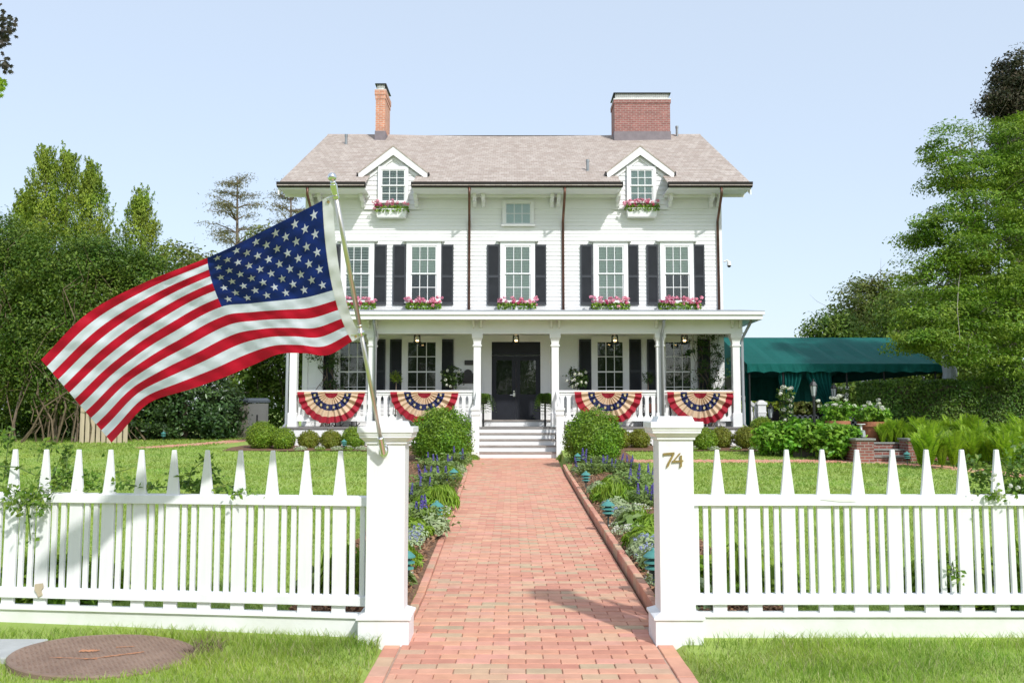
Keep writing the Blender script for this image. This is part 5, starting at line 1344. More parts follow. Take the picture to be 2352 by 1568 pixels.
# little white flowers under the clipped balls
for i, px in enumerate((690, 735, 775, 800, 830, 1590, 1640, 1690, 1735)):
    Y = 24.95; place(AL[i % 2], (WX(px, Y, G(Y)), Y, G(Y) + .02), R.random() * 6, 1.1, 'low white flowering alyssum at the foot of the clipped boxwood balls')['group'] = 'white alyssum along the porch'

# right side: leafy bright shrubs
def leafy_shrub(lab, px0, px1, py0, py1, Y, seed, mat='hydr', leaf=.13, name='leafy_shrub', cat='shrub', grp=None, n=1500, blobs=4, asp=.62):
    rng = rnd(seed); a, b = W(px0, py1, Y), W(px1, py0, Y); w = b.x - a.x; h = b.z - a.z; zg = min(a.z, G(Y)); t = thing(name, lab, cat, ((a.x + b.x) / 2, Y, zg), grp); Bl = []
    for k in range(blobs):
        q = (k + .5) / blobs; Bl.append((a.x + w * (.12 + .76 * q), Y + rng.uniform(-.25, .25), a.z + h * rng.uniform(.38, .5), w * .24 + .12, .45, h * rng.uniform(.45, .56)))
    Cc, Dd = blob_clumps(rng, Bl, n // 5, .6); P, N = clump_leaves(rng, Cc, Dd, 5, leaf * .6, .6, .7, .6); k = P[:, 2] > zg - .05
    leaves('foliage', rng, P[k], N[k], leaf * (.7 + .6 * rng.random(k.sum())), M[mat], t, aspect=asp)
    m = MB()
    for k in range(12): x = rng.uniform(a.x + w * .1, b.x - w * .1); limb(m, (x, Y + rng.uniform(-.2, .2), zg), (x + rng.normal() * .15, Y + rng.uniform(-.3, .3), a.z + h * .7), .014, .006, rng, .1, 5, 4)
    m.build('stem', M['stem'], t)
gs = 'bright leafy shrubs before the canopy'
leafy_shrub('bright leafy shrub beside the right porch corner', 1742, 1830, 968, 1036, 23.6, 301, grp=gs, n=2200); leafy_shrub('bright leafy shrub around the foot of the tall garden lamp', 1815, 1905, 960, 1032, 23.3, 302, grp=gs, n=2200); leafy_shrub('bright leafy shrub against the brick pillar of the garden steps', 1878, 1966, 968, 1046, 22.6, 303, grp=gs, n=2200)
# garden walls and steps
GS = 22.0
def garden_steps():
    zg = G(GS); t = thing('garden_steps', 'brick garden steps with bluestone treads between low brick walls', 'garden steps', (WX(2035, GS, zg), GS, zg - .05))
    x0, x1 = WX(1998, GS, zg), WX(2092, GS, zg); ris = .155
    m = MB(); s = MB()
    for k in range(3):
        y = GS + .34 * k; m.box(x0, x1, y, y + .6, zg - .15 + ris * k, zg + ris * (k + 1) - .041); s.box(x0, x1, y - .03, y + .38, zg + ris * (k + 1) - .04, zg + ris * (k + 1))
    m.build('brick_riser', M['redwall'], t)
    s.build('stone_tread', M['bluestone'], t, bevel=.006)
    zt = WZ(1006, GS - .1); xa, xb = WX(1959, GS, zg), WX(1998, GS, zg)
    m = MB(); m.box(xa, xb, GS - .28, GS + .14, zg - .15, zt - .05); m.build('pillar', M['redwall'], t)
    m = MB(); m.box(xa - .04, xb + .04, GS - .32, GS + .18, zt - .049, zt); m.build('cap_stone', M['bluestone'], t, bevel=.008)
    m = MB(); m.box(xb - .03, xb, GS + .141, GS + 1.6, zg - .1, zt - .05); m.build('retaining_wall', M['redwall'], t); m = MB(); m.box(xa, xa + .2, GS + .141, GS + 1.2, zg - .1, zt - .055); m.build('retaining_wall', M['redwall'], t); m = MB(); m.box(x1 + .001, x1 + 1.4, GS + .35, GS + .62, zg - .1, zt - .055); m.box(x1 + .001, x1 + .28, GS + .1, GS + .349, zg - .1, zt - .055)
    m.build('retaining_wall', M['redwall'], t)
    m = MB(); m.box(xa - .02, xa + .24, GS + .19, GS + 1.24, zt - .053, zt - .015); m.build('cap_stone', M['bluestone'], t); m = MB(); m.box(x1 - .03, x1 + 1.44, GS + .06, GS + .66, zt - .054, zt - .01); m.build('cap_stone', M['bluestone'], t)
garden_steps()
# upper terrace behind the walls
ZT_ = G(GS) + .40
m = MB(); x0 = WX(1770, 24, .5)
m.add([(7.3, 23.3, ZT_), (22, 23.0, ZT_), (22, 45, ZT_ + .05), (7.3, 45, ZT_ + .05), (7.3, 23.3, .1), (22, 23, .1), (7.3, 45, .1)], [(0, 1, 2, 3), (4, 5, 1, 0), (6, 4, 0, 3)])
tag(m.build('terrace', M['gravel']), kind='structure')
def pot(px, pyb, pyt, Y, r, lab, seed, nfl, fh):
    z = ZT_ ; x = WX(px, Y, z); h = WZ(pyt, Y) - z; t = thing('flower_pot', lab, 'flower pot', (x, Y, z), 'terracotta pots of white flowers'); rng = rnd(seed)
    m = MB(); m.lathe([(r * .68, 0), (r * .92, h * .78), (r * 1.02, h * .78), (r * 1.04, h), (r * .9, h), (r * .88, h * .93)], (x, Y, z), 28); m.build('pot', M['terracotta'], t)
    Cc, Dd = blob_clumps(rng, [(x, Y, z + h + fh * .35, r * 1.35, r * 1.2, fh * .5)], 190, .5); P, N = clump_leaves(rng, Cc, Dd, 6, .05); leaves('foliage', rng, P, N, .085, M['hydr'], t, aspect=.7)
    c = np.stack([x + rng.normal(size=nfl) * r * .75, Y - .1 + rng.normal(size=nfl) * r * .5, z + h + fh * (.55 + .5 * rng.random(nfl))], 1); D = sphere_dirs(rng, nfl * 22)
    leaves('blossom', rng, np.repeat(c, 22, 0) + D * .055 * np.array([1, 1, .6]), D, .05, M['whiteflower'], t, aspect=.9)
    m = MB()
    for q in c: m.tube([(x + (q[0] - x) * .3, Y, z + h), tuple(q)], .006, 4)
    m.build('stem', M['stem'], t)
pot(1925, 998, 966, 23.3, .31, 'terracotta pot of white geraniums left of the garden steps', 311, 16, .62); pot(2004, 1020, 968, 23.6, .36, 'large terracotta pot of white flowers at the top of the garden steps', 312, 14, .55)
m = MB(); p = W(1978, 1003, 22.35); zz = p.z
t = thing('white_lantern', 'small white glass lantern standing on the brick pillar cap', 'lantern', p)
m.lathe([(.12, 0), (.10, .16), (.055, .17)], p, 4); m.build('lantern_body', M['greytarp'], t); m = MB(); m.lathe([(.03, .17), (.03, .30), (.11, .31), (.11, .325)], p, 10); m.build('lantern_cap', M['white'], t)
def lamp_post(px, Y, pyt, lab, sc=1.0):
    z = G(Y); x = WX(px, Y, z); zt = WZ(pyt, Y); t = thing('lamp_post', lab, 'lamp post', (x, Y, z), 'black garden lamp posts'); h = zt - z
    m = MB(); m.lathe([(.06, 0), (.055, .3), (.038, .34), (.034, h - .48), (.05, h - .47), (.04, h - .44)], (x, Y, z), 12); m.build('post', M['black'], t)
    m = MB(); m.lathe([(.055, h - .43), (.088, h - .17)], (x, Y, z), 6); m.build('glass_shade', M['greytarp'], t)
    m = MB(); m.lathe([(.10, h - .168), (.105, h - .155), (.05, h - .06), (.02, h - .05), (.018, h - .0), (.003, h + .01)], (x, Y, z), 6)
    for k in range(6): a = k * PI / 3; m.bar((x + .056 * math.cos(a), Y + .056 * math.sin(a), z + h - .43), (x + .09 * math.cos(a), Y + .09 * math.sin(a), z + h - .17), .012, .012)
    m.build('lamp_roof', M['black'], t)
    return t
lamp_post(1873, 23.2, 871, 'taller black lamp post with glass lantern before the green canopy'); lamp_post(1919, 26.2, 879, 'farther black lamp post partly behind white roses, by the green curtain')
lamp_post(1772, 26.6, 925, 'short dark post beside the white side stair newel')

# ------------------------------------------------------------------ canopy
def canopy():
    Y0, Y1, YR_ = 27.0, 36.5, 31.2
    ze, zv, zr = WZ(836, Y0), WZ(856, Y0), WZ(775, YR_)
    xa, xb = W(1716, 836, Y0).x, W(2166, 836, Y0).x; ra, rb = W(1655, 775, YR_).x, W(2043, 775, YR_).x
    t = thing('canopy', 'long dark green canvas canopy with scalloped valance right of the house', 'canopy', ((xa + xb) / 2, Y0, ZT_))
    m = MB(); n = 24
    def row(y, z, a, b, sag): return [(a + (b - a) * i / n, y, z - sag * abs(math.sin(PI * i * 9 / n))) for i in range(n + 1)]
    rows = []
    for k in range(9):
        q = k / 8; rows.append(row(Y0 + (YR_ - Y0) * q, ze + (zr - ze) * q, xa + (ra - xa) * q, xb + (rb - xb) * q, .05 * math.sin(PI * q) + .01))
    V = [p for r in rows for p in r]; m.add(V, [(j * (n + 1) + i, j * (n + 1) + i + 1, (j + 1) * (n + 1) + i + 1, (j + 1) * (n + 1) + i) for j in range(8) for i in range(n)])
    m.add([(xb, Y0, ze), (xb, Y1, ze), (rb, YR_, zr)], [(0, 1, 2)]); m.add([(xa, Y0, ze), (xa, Y1, ze), (ra, YR_, zr)], [(0, 2, 1)]); m.add([(xa, Y1, ze), (xb, Y1, ze), (rb, YR_, zr), (ra, YR_, zr)], [(0, 1, 2, 3)])
    m.build('roof_cloth', M['canvas'], t)
    m = MB(); k = 60
    for y, f in ((Y0 - .01, 0), (Y1, .75)):
        V = []
        for i in range(k + 1):
            x = xa + (xb - xa) * i / k; V += [(x, y, ze + .01), (x, y - .02 * math.sin(i * 1.7), zv - f + .045 * abs(math.sin(PI * i * 12 / k)))]
        m.add(V, [(2 * i, 2 * i + 1, 2 * i + 3, 2 * i + 2) for i in range(k)])
    for x in (xa, xb): m.add([(x, Y0, ze), (x, Y1, ze), (x, Y1, zv), (x, Y0, zv)], [(0, 1, 2, 3)])
    m.build('valance', M['canvas'], t)
    for px in (1722, 1800, 1946, 2032, 2150):
        x = WX(px, Y0 + .1, 2); m = MB(); m.tube([(x, Y0 + .1, ZT_), (x, Y0 + .1, ze - .02)], .03, 8); m.build('pole', M['black'], t)
    for px in (1790, 1905, 2020, 2120):
        x = WX(px, Y1, 2); m = MB(); m.tube([(x, Y1 - .1, ZT_), (x, Y1 - .1, ze - .02)], .03, 8); m.build('pole', M['black'], t)
    def curtain(p0, p1, q0, q1):
        m = MB(); a0, b0 = WX(p0, Y0 + .15, 2), WX(p1, Y0 + .15, 2); a1, b1 = WX(q0, Y0 + .15, 2), WX(q1, Y0 + .15, 2); V = []; K = 30
        for j in range(11):
            q = j / 10; e = min(1, q / .55); e = e * e * (3 - 2 * e)
            for i in range(K + 1):
                u = i / K; x = (a0 + (a1 - a0) * e) * (1 - u) + (b0 + (b1 - b0) * e) * u; V.append((x, Y0 + .15 + .05 * math.sin(u * 40), zv + .05 + (ZT_ + .05 - zv) * q))
        m.add(V, [(j * (K + 1) + i, j * (K + 1) + i + 1, (j + 1) * (K + 1) + i + 1, (j + 1) * (K + 1) + i) for j in range(10) for i in range(K)]); m.build('curtain', M['canvas'], t)
    curtain(1788, 1845, 1800, 1822); curtain(1850, 1912, 1890, 1912); curtain(1712, 1722, 1712, 1722)
    return ze
canopy()
t = thing('rolled_clear_panel', 'upright grey plastic roll at the right end of the canopy', 'plastic roll', W(2180, 880, 26.8))
m = MB(); a, b = W(2166, 866, 26.8), W(2194, 802, 26.8); n = 10; V = []
m.tube([((a.x + b.x) / 2 + .02 * math.sin(k * 2), 26.8, a.z - .6 + (b.z - a.z + .6) * k / 8) for k in range(9)], [(b.x - a.x) / 2 * (1 + .04 * math.sin(k * 2.3)) for k in range(9)], 14); m.build('plastic_sheet', M['greytarp'], t)
m = MB(); m.tube([((a.x + b.x) / 2, 26.8, ZT_), ((a.x + b.x) / 2, 26.8, a.z - .5)], .04, 8); m.build('pole', M['black'], t)
def dining(px, Y, lab, lab2):
    x = WX(px, Y, ZT_); t = thing('cafe_table', lab, 'table', (x, Y, ZT_), 'checked cafe tables under the canopy')
    m = MB(); m.box(x - .45, x + .45, Y - .4, Y + .4, ZT_ + .72, ZT_ + .75); m.tube([(x, Y, ZT_), (x, Y, ZT_ + .72)], .04, 8); m.build('table_frame', M['black'], t)
    m = MB(); m.box(x - .47, x + .47, Y - .42, Y + .42, ZT_ + .30, ZT_ + .757); o = m.build('tablecloth', M['check'], origin=(x, Y, ZT_ + .3)); tag(o, 'black and white checked cloth ' + ('on the table between the green curtains' if px < 1900 else 'on the table behind the geranium pot'), 'tablecloth')
    for s in (-1, 1):
        c = x + s * .75; t = thing('bistro_chair', lab2.format('left' if s < 0 else 'right'), 'chair', (c, Y, ZT_), 'black bistro chairs under the canopy'); m = MB(); m.box(c - .2, c + .2, Y - .2, Y + .2, ZT_ + .43, ZT_ + .46); m.build('seat', M['black'], t)
        for dx in (-.18, .18):
            for dy in (-.18, .18): m = MB(); m.tube([(c + dx, Y + dy, ZT_), (c + dx * .9, Y + dy * .9, ZT_ + .43)], .015, 6); m.build('leg', M['black'], t)
        m = MB(); m.tube([(c - .19, Y + .19, ZT_ + .44), (c - .2, Y + .24, ZT_ + .75), (c - .1, Y + .26, ZT_ + .92), (c + .1, Y + .26, ZT_ + .92), (c + .2, Y + .24, ZT_ + .75), (c + .19, Y + .19, ZT_ + .44)], .016, 6); m.box(c - .17, c + .17, Y + .235, Y + .25, ZT_ + .55, ZT_ + .88); m.build('backrest', M['black'], t)
dining(1838, 28.6, 'cafe table with black and white checked cloth between the curtains under the canopy', 'black bistro chair {} of the checked table between the curtains'); dining(1958, 30.0, 'cafe table with checked cloth behind the white geranium pot under the canopy', 'black bistro chair {} of the table behind the geranium pot')
# white climbing roses by the curtain
def standard_rose(px, Y, pyt, pyb, lab, seed, nf):
    rng = rnd(seed); a, b = W(px, pyb, Y), W(px, pyt, Y); t = thing('white_rose', lab, 'rose', (a.x, Y, ZT_)); m = MB()
    for k in range(5): limb(m, (a.x + rng.normal() * .05, Y, ZT_), (a.x + rng.normal() * .12, Y + rng.normal() * .1, b.z), .014, .006, rng, .1, 5)
    m.build('stem', M['stem'], t); h = b.z - a.z
    Cc, Dd = blob_clumps(rng, [(a.x, Y, a.z + h * .8, .26, .22, h * .22), (a.x + .05, Y, a.z + h * .45, .2, .2, h * .3), (a.x, Y, a.z + h * .15, .24, .2, h * .2)], 190, .4); P, N = clump_leaves(rng, Cc, Dd, 5, .05); leaves('foliage', rng, P, N, .075, M['hedge'], t, aspect=.6)
    c, _ = blob_clumps(rng, [(a.x, Y - .12, a.z + h * .85, .26, .15, h * .18), (a.x + .05, Y - .12, a.z + h * .45, .2, .15, h * .3)], nf, .6); D = sphere_dirs(rng, nf * 16); leaves('blossom', rng, np.repeat(c, 16, 0) + D * .05, D, .055, M['whiteflower'], t, aspect=.9)
standard_rose(1806, 26.3, 888, 990, 'white roses climbing beside the left green curtain', 321, 16); standard_rose(1935, 26.6, 890, 950, 'white roses climbing behind the farther lamp post', 322, 8)
# =================================================================== HEDGE, FERNS, TREES
def px_blobs(L_, Y, dY=None):
    out = []
    for b in L_:
        px, py, rx, ry = b[:4]; yy = Y + (b[4] if len(b) > 4 else 0); c = W(px, py, yy); s = F / yy
        out.append((c.x, yy, c.z, rx / s, (dY or rx / s), ry / s))
    return out
def hedge():
    Y0, Y1 = 24.9, 26.3; x0, x1 = WX(2012, Y0, 1.5), 17.0; zb, zt = ZT_, WZ(873, Y0)
    t = thing('hedge', 'tall dark clipped hedge between the ferns and the canopy', 'hedge', ((x0 + x1) / 2, Y0, zb)); rng = rnd(401); n = 30000
    k = rng.random(n); P = np.zeros((n, 3)); N = np.zeros((n, 3))
    f = k < .62; q = f.sum(); P[f] = np.stack([rng.uniform(x0, x1, q), Y0 + .10 * rng.random(q) ** 2 + .05 * np.sin(rng.random(q) * 6), rng.uniform(zb, zt, q)], 1); N[f] = (0, -1, .3)
    f = (k >= .62) & (k < .88); q = f.sum(); P[f] = np.stack([rng.uniform(x0, x1, q), rng.uniform(Y0, Y1, q), zt - .10 * rng.random(q) ** 2], 1); N[f] = (0, -.2, 1)
    f = k >= .88; q = f.sum(); P[f] = np.stack([x0 + .1 * rng.random(q) ** 2, rng.uniform(Y0, Y1, q), rng.uniform(zb, zt, q)], 1); N[f] = (-1, -.2, .3)
    P[:, 1] += .06 * np.sin(P[:, 0] * 4.1) * np.sin(P[:, 2] * 5); P[:, 2] += .04 * np.sin(P[:, 0] * 5.3) * (P[:, 2] > zt - .2)
    leaves('foliage', rng, P, N + rng.normal(size=(n, 3)) * .55, .075 * (.7 + .6 * rng.random(n)), M['hedge'], t, aspect=.55)
    m = MB(); m.box(x0 + .16, x1, Y0 + .17, Y1 - .1, zb - .2, zt - .16); m.build('inner_twigs', M['bark'], t)
hedge()
def proto_fern(seed):
    rng = rnd(seed); t = thing('fern', 'x', 'fern', (0, 0, 0), 'tall bright ferns along the garden wall'); P = []; N = []; T = []; S = []; m = MB()
    for k in range(34):
        a = rng.random() * 2 * PI; L_ = .85 + .45 * rng.random(); out = .08 + .36 * rng.random(); pts = []
        for s in range(25):
            q = s / 24; r = out * q ** 1.4 * L_; z = L_ * (q - .16 * q ** 3 * (1 + out * 1.5)); pts.append(np.array((math.cos(a) * r, math.sin(a) * r, z)))
        m.tube([tuple(p) for p in pts[::4]], [.008 - .001 * i for i in range(len(pts[::4]))], 4)
        sd = np.array((-math.sin(a), math.cos(a), 0))
        for s in range(3, 25):
            q = s / 24; d = pts[s] - pts[s - 1]; d /= np.linalg.norm(d); w = .125 * math.sin(PI * min(1, q * .93 + .05)) ** .8 + .02; nn = np.cross(sd, d)
            for sg in (-1, 1):
                P.append(pts[s] + sd * sg * w * .5 + d * w * .18); N.append(nn if nn[2] > 0 else -nn); T.append(sd * sg + d * .4); S.append(w)
    leaves('fronds', rng, np.array(P), np.array(N), np.array(S), M['fern'], t, aspect=.33, tdir=np.array(T), tj=.12, fold=.05)
    m.build('stem', M['stem'], t); return t
FN = [proto_fern(411), proto_fern(412), proto_fern(413)]; R = random.Random(31)
for i in range(51):
    px = 2035 + (i % 17) * 27 + R.uniform(-10, 10); Y = (20.3, 22.4, 21.3)[i // 17] + R.uniform(-.5, .5)
    if px < 2115: Y = max(Y, 22.9 if i >= 17 else 23.2)
    z = G(Y) if px >= 2115 else ZT_; x = WX(px, Y, z); sc = (.86, 1.12, .98)[i // 17] * R.uniform(.8, 1.12)
    if px < 2115: sc *= .62
    place(FN[i % 3], (x, Y, z), R.random() * 6, sc, 'tall bright yellow green fern in the bank before the clipped hedge')

def tree(name, lab, cat, blobs, base, mat, seed, n, per, leaf, cr, flat=.6, up=.5, aspect=.5, grp=None, trunk=.16, bark='bark', nl=8, inner=.45, limbs=None, lr=.045, tdir=None, wob=.12):
    rng = rnd(seed); t = thing(name, lab, cat, base, grp); m = MB(); b = np.array(base, float)
    Bl = np.array(blobs); top = Bl[np.argmax(Bl[:, 2])]; fork = b + (np.array(top[:3]) - b) * .30
    if trunk:
        limb(m, b - np.array((0, 0, .2)), fork, trunk, trunk * .75, rng, .06, 9, 6)
        limb(m, fork, top[:3], trunk * .75, trunk * .15, rng, wob, 7, 8)
        for q in range(nl):
            bb = Bl[q % len(Bl)]; e = bb[:3] + rng.normal(size=3) * bb[3:6] * .35; s = fork + (np.array(top[:3]) - fork) * rng.random() * .6
            p = limb(m, s, e, lr, lr * .22, rng, wob, 6, 6)
            for _ in range(3): s2 = p[rng.integers(2, 6)]; limb(m, s2, e + rng.normal(size=3) * bb[3:6] * .6, lr * .4, lr * .1, rng, wob, 4, 4)
        m.build('trunk', M[bark], t)
    Cc, Dd = blob_clumps(rng, blobs, n, inner); P, N = clump_leaves(rng, Cc, Dd, per, cr, flat, up, .7)
    k = P[:, 2] > base[2] - .1; P, N = P[k], N[k]
    td = None if tdir is None else np.broadcast_to(np.array(tdir, float), P.shape)
    leaves('crown', rng, P, N, leaf * (.65 + .7 * rng.random(len(P))), M[mat], t, aspect=aspect, tdir=td, tj=.6); return t
def arbor(px, pyt, pyb, wpx, Y, seed, lab):
    rng = rnd(seed); tp, bt_ = W(px, pyt, Y), W(px, pyb, Y); zg = G(Y); t = thing('arborvitae', lab, 'conifer', (tp.x, Y, zg), 'tall arborvitae at the left'); H_ = tp.z - zg; s = F / Y; Rm = wpx / 2 / s
    m = MB(); m.tube([(tp.x, Y, zg), (tp.x, Y, tp.z - .3)], [.16, .02], 8)
    n = 260; P = []; N = []; T = []
    for k in range(n):
        q = rng.random() ** .8; z = zg + H_ * (.12 + .88 * q); a = rng.random() * 2 * PI
        r = Rm * 1.65 * (1 - q) ** .85 * (.35 + .9 * rng.random()) + .03; c = np.array((tp.x + math.cos(a) * r, Y + math.sin(a) * r, z))
        if k % 6 == 0: m.tube([(tp.x, Y, z - r * .4), tuple(c)], [.03, .008], 4)
        per = 100; L_ = (1.2 + 1.1 * rng.random()) * (.5 + .5 * (1 - q)); tt = rng.random(per)
        d = np.array((math.cos(a) * .55, math.sin(a) * .55, .75 + .6 * q)); d /= np.linalg.norm(d)
        pp = c + d * (tt[:, None] - .4) * L_ + rng.normal(size=(per, 3)) * .17 * (1.05 - tt[:, None]); P.append(pp); N.append(np.tile(np.array((math.cos(a), math.sin(a), .3)), (per, 1)) + rng.normal(size=(per, 3)) * .6); T.append(np.tile(d, (per, 1)))
    m.build('trunk', M['bark'], t); P = np.concatenate(P); leaves('crown', rng, P, np.concatenate(N), .115 * (.6 + .7 * rng.random(len(P))), M['arbor'], t, aspect=.38, tdir=np.concatenate(T), tj=.45)
arbor(108, 358, 1000, 165, 36, 501, 'tall yellow green arborvitae, leftmost peak of the close trio'); arbor(158, 352, 1000, 150, 37, 502, 'tall yellow green arborvitae, middle peak of the close trio'); arbor(212, 392, 1000, 160, 36, 503, 'tall yellow green arborvitae, right peak of the close trio'); arbor(328, 455, 1000, 150, 35, 504, 'shorter yellow green arborvitae standing apart above the flag')
arbor(60, 450, 1000, 130, 37, 505, 'lower yellow green arborvitae at the left beside the trio')
def wild_shrub(lab, blobs, px, Y, seed, n, nst):
    zg = G(Y); c = W(px, 1000, Y); t = thing('overgrown_shrub', lab, 'shrub', (c.x, Y, zg), 'overgrown shrubs at the left'); rng = rnd(seed); m = MB(); Bl = px_blobs(blobs, Y, 1.3)
    for k in range(nst):
        b = Bl[rng.integers(0, len(Bl))]; x = c.x + rng.normal() * 1.2; y = Y - 1.0 + rng.uniform(-.4, .9); e = (b[0] + rng.normal() * b[3] * .8, b[1] - .9 + rng.normal() * .5, b[2] + rng.uniform(-.6, .6) * b[5])
        limb(m, (x, y, zg), e, .030 * rng.uniform(.5, 1.3), .006, rng, .25, 5, 7)
    m.build('stem', M['twig'], t); m = MB()
    for k in range(nst // 4):
        x = c.x + rng.normal() * 1.3; limb(m, (x, Y - .5 + rng.uniform(-.5, .9), zg), (x + rng.normal() * .5, Y - .3, zg + rng.uniform(2, 4)), .05, .02, rng, .2, 6, 6)
    m.build('trunk', M['bark'], t)
    Cc, Dd = blob_clumps(rng, Bl, n, .35); P, N = clump_leaves(rng, Cc, Dd, 80, .36, .62, .5); k = (P[:, 2] > zg + .1) & (rng.random(len(P)) < np.clip((P[:, 2] - zg) / 1.8, .6, 1))
    P, N = P[k], N[k]; leaves('crown', rng, P, N, .095 * (.5 + 1.2 * rng.random(len(P)) ** 2), M['privet'], t, aspect=.5)
wild_shrub('overgrown dark green shrub with bare stems at the left edge', [(-30, 640, 120, 130), (40, 720, 110, 150), (20, 560, 70, 70), (-20, 850, 120, 130)], 20, 30.5, 511, 760, 14)
wild_shrub('tall overgrown shrub with tangled pale stems behind the flag end', [(150, 620, 110, 100), (120, 740, 120, 130), (220, 700, 100, 140), (170, 860, 120, 110), (240, 600, 60, 60)], 170, 30, 512, 980, 24)
wild_shrub('overgrown shrub behind the middle of the flag, right of the tangled stems', [(320, 660, 90, 90), (390, 690, 60, 80), (330, 800, 100, 110), (290, 900, 80, 80)], 320, 31, 513, 640, 6)
for px, lab in ((20, 'dark understory bush at the left edge beneath the overgrown shrubs'), (150, 'dark understory bush behind the tangled stems'), (280, 'dark understory bush behind the bleached boards')):
    tree('understory_bush', lab, 'bush', px_blobs([(px, 940, 75, 60), (px + 50, 960, 50, 45), (px - 55, 965, 50, 45), (px, 860, 60, 60)], 33.5, 1.2), (W(px, 1000, 33.5).x, 33.5, G(33.5)), 'privet', 580 + px, 620, 14, .13, .22, grp='understory bushes at the left', trunk=.08, nl=4)
# dark conical evergreen
t = tree('evergreen_shrub', 'broad dark evergreen shrub below the flag', 'shrub', px_blobs([(425, 930, 128, 85), (425, 850, 85, 70), (350, 960, 60, 52), (505, 955, 55, 58), (430, 790, 45, 45)], 32, 1.8), (W(425, 1000, 32).x, 32, G(32)), 'evergreen', 521, 800, 30, .14, .24, .6, .5, .5, None, .12, nl=5)
tree('wild_bush', 'loose green bush behind the storage shed beside the porch', 'bush', px_blobs([(600, 800, 60, 110), (660, 820, 50, 110), (560, 870, 45, 80), (630, 930, 60, 60), (700, 850, 35, 90)], 39, 1.6), (W(610, 1000, 39).x, 39, G(39)), 'backtree', 522, 1100, 12, .2, .3, .7, grp=None, trunk=.1)
def pine(px, pyt, pyb, Y, seed, lab, span):
    rng = rnd(seed); tp = W(px, pyt, Y); zg = G(Y); t = thing('pine_tree', lab, 'pine', (tp.x, Y, zg), 'sparse pines far behind'); m = MB(); m.tube([(tp.x, Y, zg), (tp.x + .2, Y, (zg + tp.z) / 2), (tp.x, Y, tp.z)], [.28, .18, .03], 8); P = []; N = []
    zb = WZ(pyb, Y); z = zb
    while z < tp.z - .2:
        q = (z - zb) / (tp.z - zb)
        for _ in range(5):
            a = rng.random() * 2 * PI; L_ = span * (1 - q) ** .6 * rng.uniform(.5, 1.1) + .25; e = np.array((tp.x + math.cos(a) * L_, Y + math.sin(a) * L_, z + L_ * .22 + rng.normal() * .2)); p = limb(m, (tp.x, Y, z), e, .05, .012, rng, .12, 5, 5)
            for w in np.linspace(.45, 1, 6):
                c = np.array((tp.x, Y, z)) * (1 - w) + e * w; per = 20; P.append(c + rng.normal(size=(per, 3)) * np.array((.34, .34, .09))); N.append(rng.normal(size=(per, 3)) * .7 + np.array((0, 0, .8)))
        z += .8
    m.build('trunk', M['bark'], t); P = np.concatenate(P); leaves('crown', rng, P, np.concatenate(N), .22 * (.6 + .7 * rng.random(len(P))), M['pine'], t, aspect=.2)
pine(545, 405, 700, 58, 531, 'sparse brownish pine standing clear against the sky above the flag', 3.6); pine(668, 425, 700, 60, 532, 'sparse pine half hidden by the left house eave', 3.4)
tree('small_tree', 'low light green tree between the pines above the flag', 'tree', px_blobs([(410, 600, 40, 45), (470, 620, 50, 40), (610, 560, 40, 40), (570, 640, 60, 60)], 50, 2), (W(500, 1000, 50).x, 50, G(50)), 'olive', 533, 420, 10, .26, .35)
# right side trees
gT = 'trees beyond the canopy'
tree('round_tree', 'bright green round tree beyond the left part of the canopy', 'tree', px_blobs([(1905, 765, 48, 52), (1940, 800, 60, 70), (1900, 840, 50, 60)], 50, 1.6), (W(1915, 990, 50).x, 50, G(50)), 'backtree', 541, 300, 36, .2, .42, grp=gT, trunk=.2)
tree('round_tree', 'olive green tree beyond the canopy, right of the bright round one', 'tree', px_blobs([(1985, 700, 62, 62), (1950, 760, 55, 70), (2020, 760, 70, 90), (2045, 680, 50, 55)], 52, 2), (W(2000, 990, 52).x, 52, G(52)), 'olive', 542, 480, 36, .2, .45, grp=gT, trunk=.25)
tree('round_tree', 'darker green tree behind the low branches of the big layered tree', 'tree', px_blobs([(2100, 720, 70, 80), (2080, 790, 80, 80), (2200, 780, 90, 130), (2320, 800, 110, 150), (2260, 700, 90, 90)], 40, 2.2), (W(2200, 990, 40).x, 40, G(40)), 'backtree', 543, 850, 36, .19, .45, grp=gT, trunk=.25)
tree('cedar_tree', 'dark brown green cedar top rising behind the big layered tree', 'tree', px_blobs([(2318, 152, 20, 26), (2312, 190, 30, 22), (2340, 200, 28, 34), (2278, 236, 34, 18), (2325, 245, 42, 30), (2345, 330, 70, 90), (2360, 480, 80, 120)], 41, 1.3), (W(2335, 990, 41).x, 41, G(41)), 'cedar', 544, 900, 40, .15, .24, .8, .4, .45, trunk=.3)
BIG = [(2300, 330, 75, 55, .3), (2235, 385, 70, 40, 0), (2150, 335, 26, 38, -.2), (2165, 400, 45, 36, -.4), (2190, 330, 22, 26, .4), (2330, 440, 90, 70, .6), (2210, 470, 85, 36, -.5), (2130, 520, 52, 26, -.6), (2110, 545, 40, 18, -.2), (2290, 540, 90, 46, .2), (2180, 570, 95, 30, -.8), (2120, 620, 62, 24, -.7), (2090, 645, 35, 16, -.9),
       (2250, 640, 110, 36, -.4), (2330, 640, 90, 60, .6), (2160, 690, 95, 26, -1.0), (2110, 735, 85, 22, -1.2), (2085, 790, 52, 18, -1.5), (2130, 775, 60, 18, -1.4), (2230, 745, 110, 30, -.6), (2320, 760, 90, 50, .2), (2200, 815, 70, 20, -1.0), (2290, 840, 80, 34, .2), (2380, 560, 80, 160, .5), (2390, 780, 80, 120, .5)]
BIG = [(a + 14, b, c * .92, d * 1.45, e) for a, b, c, d, e in BIG]
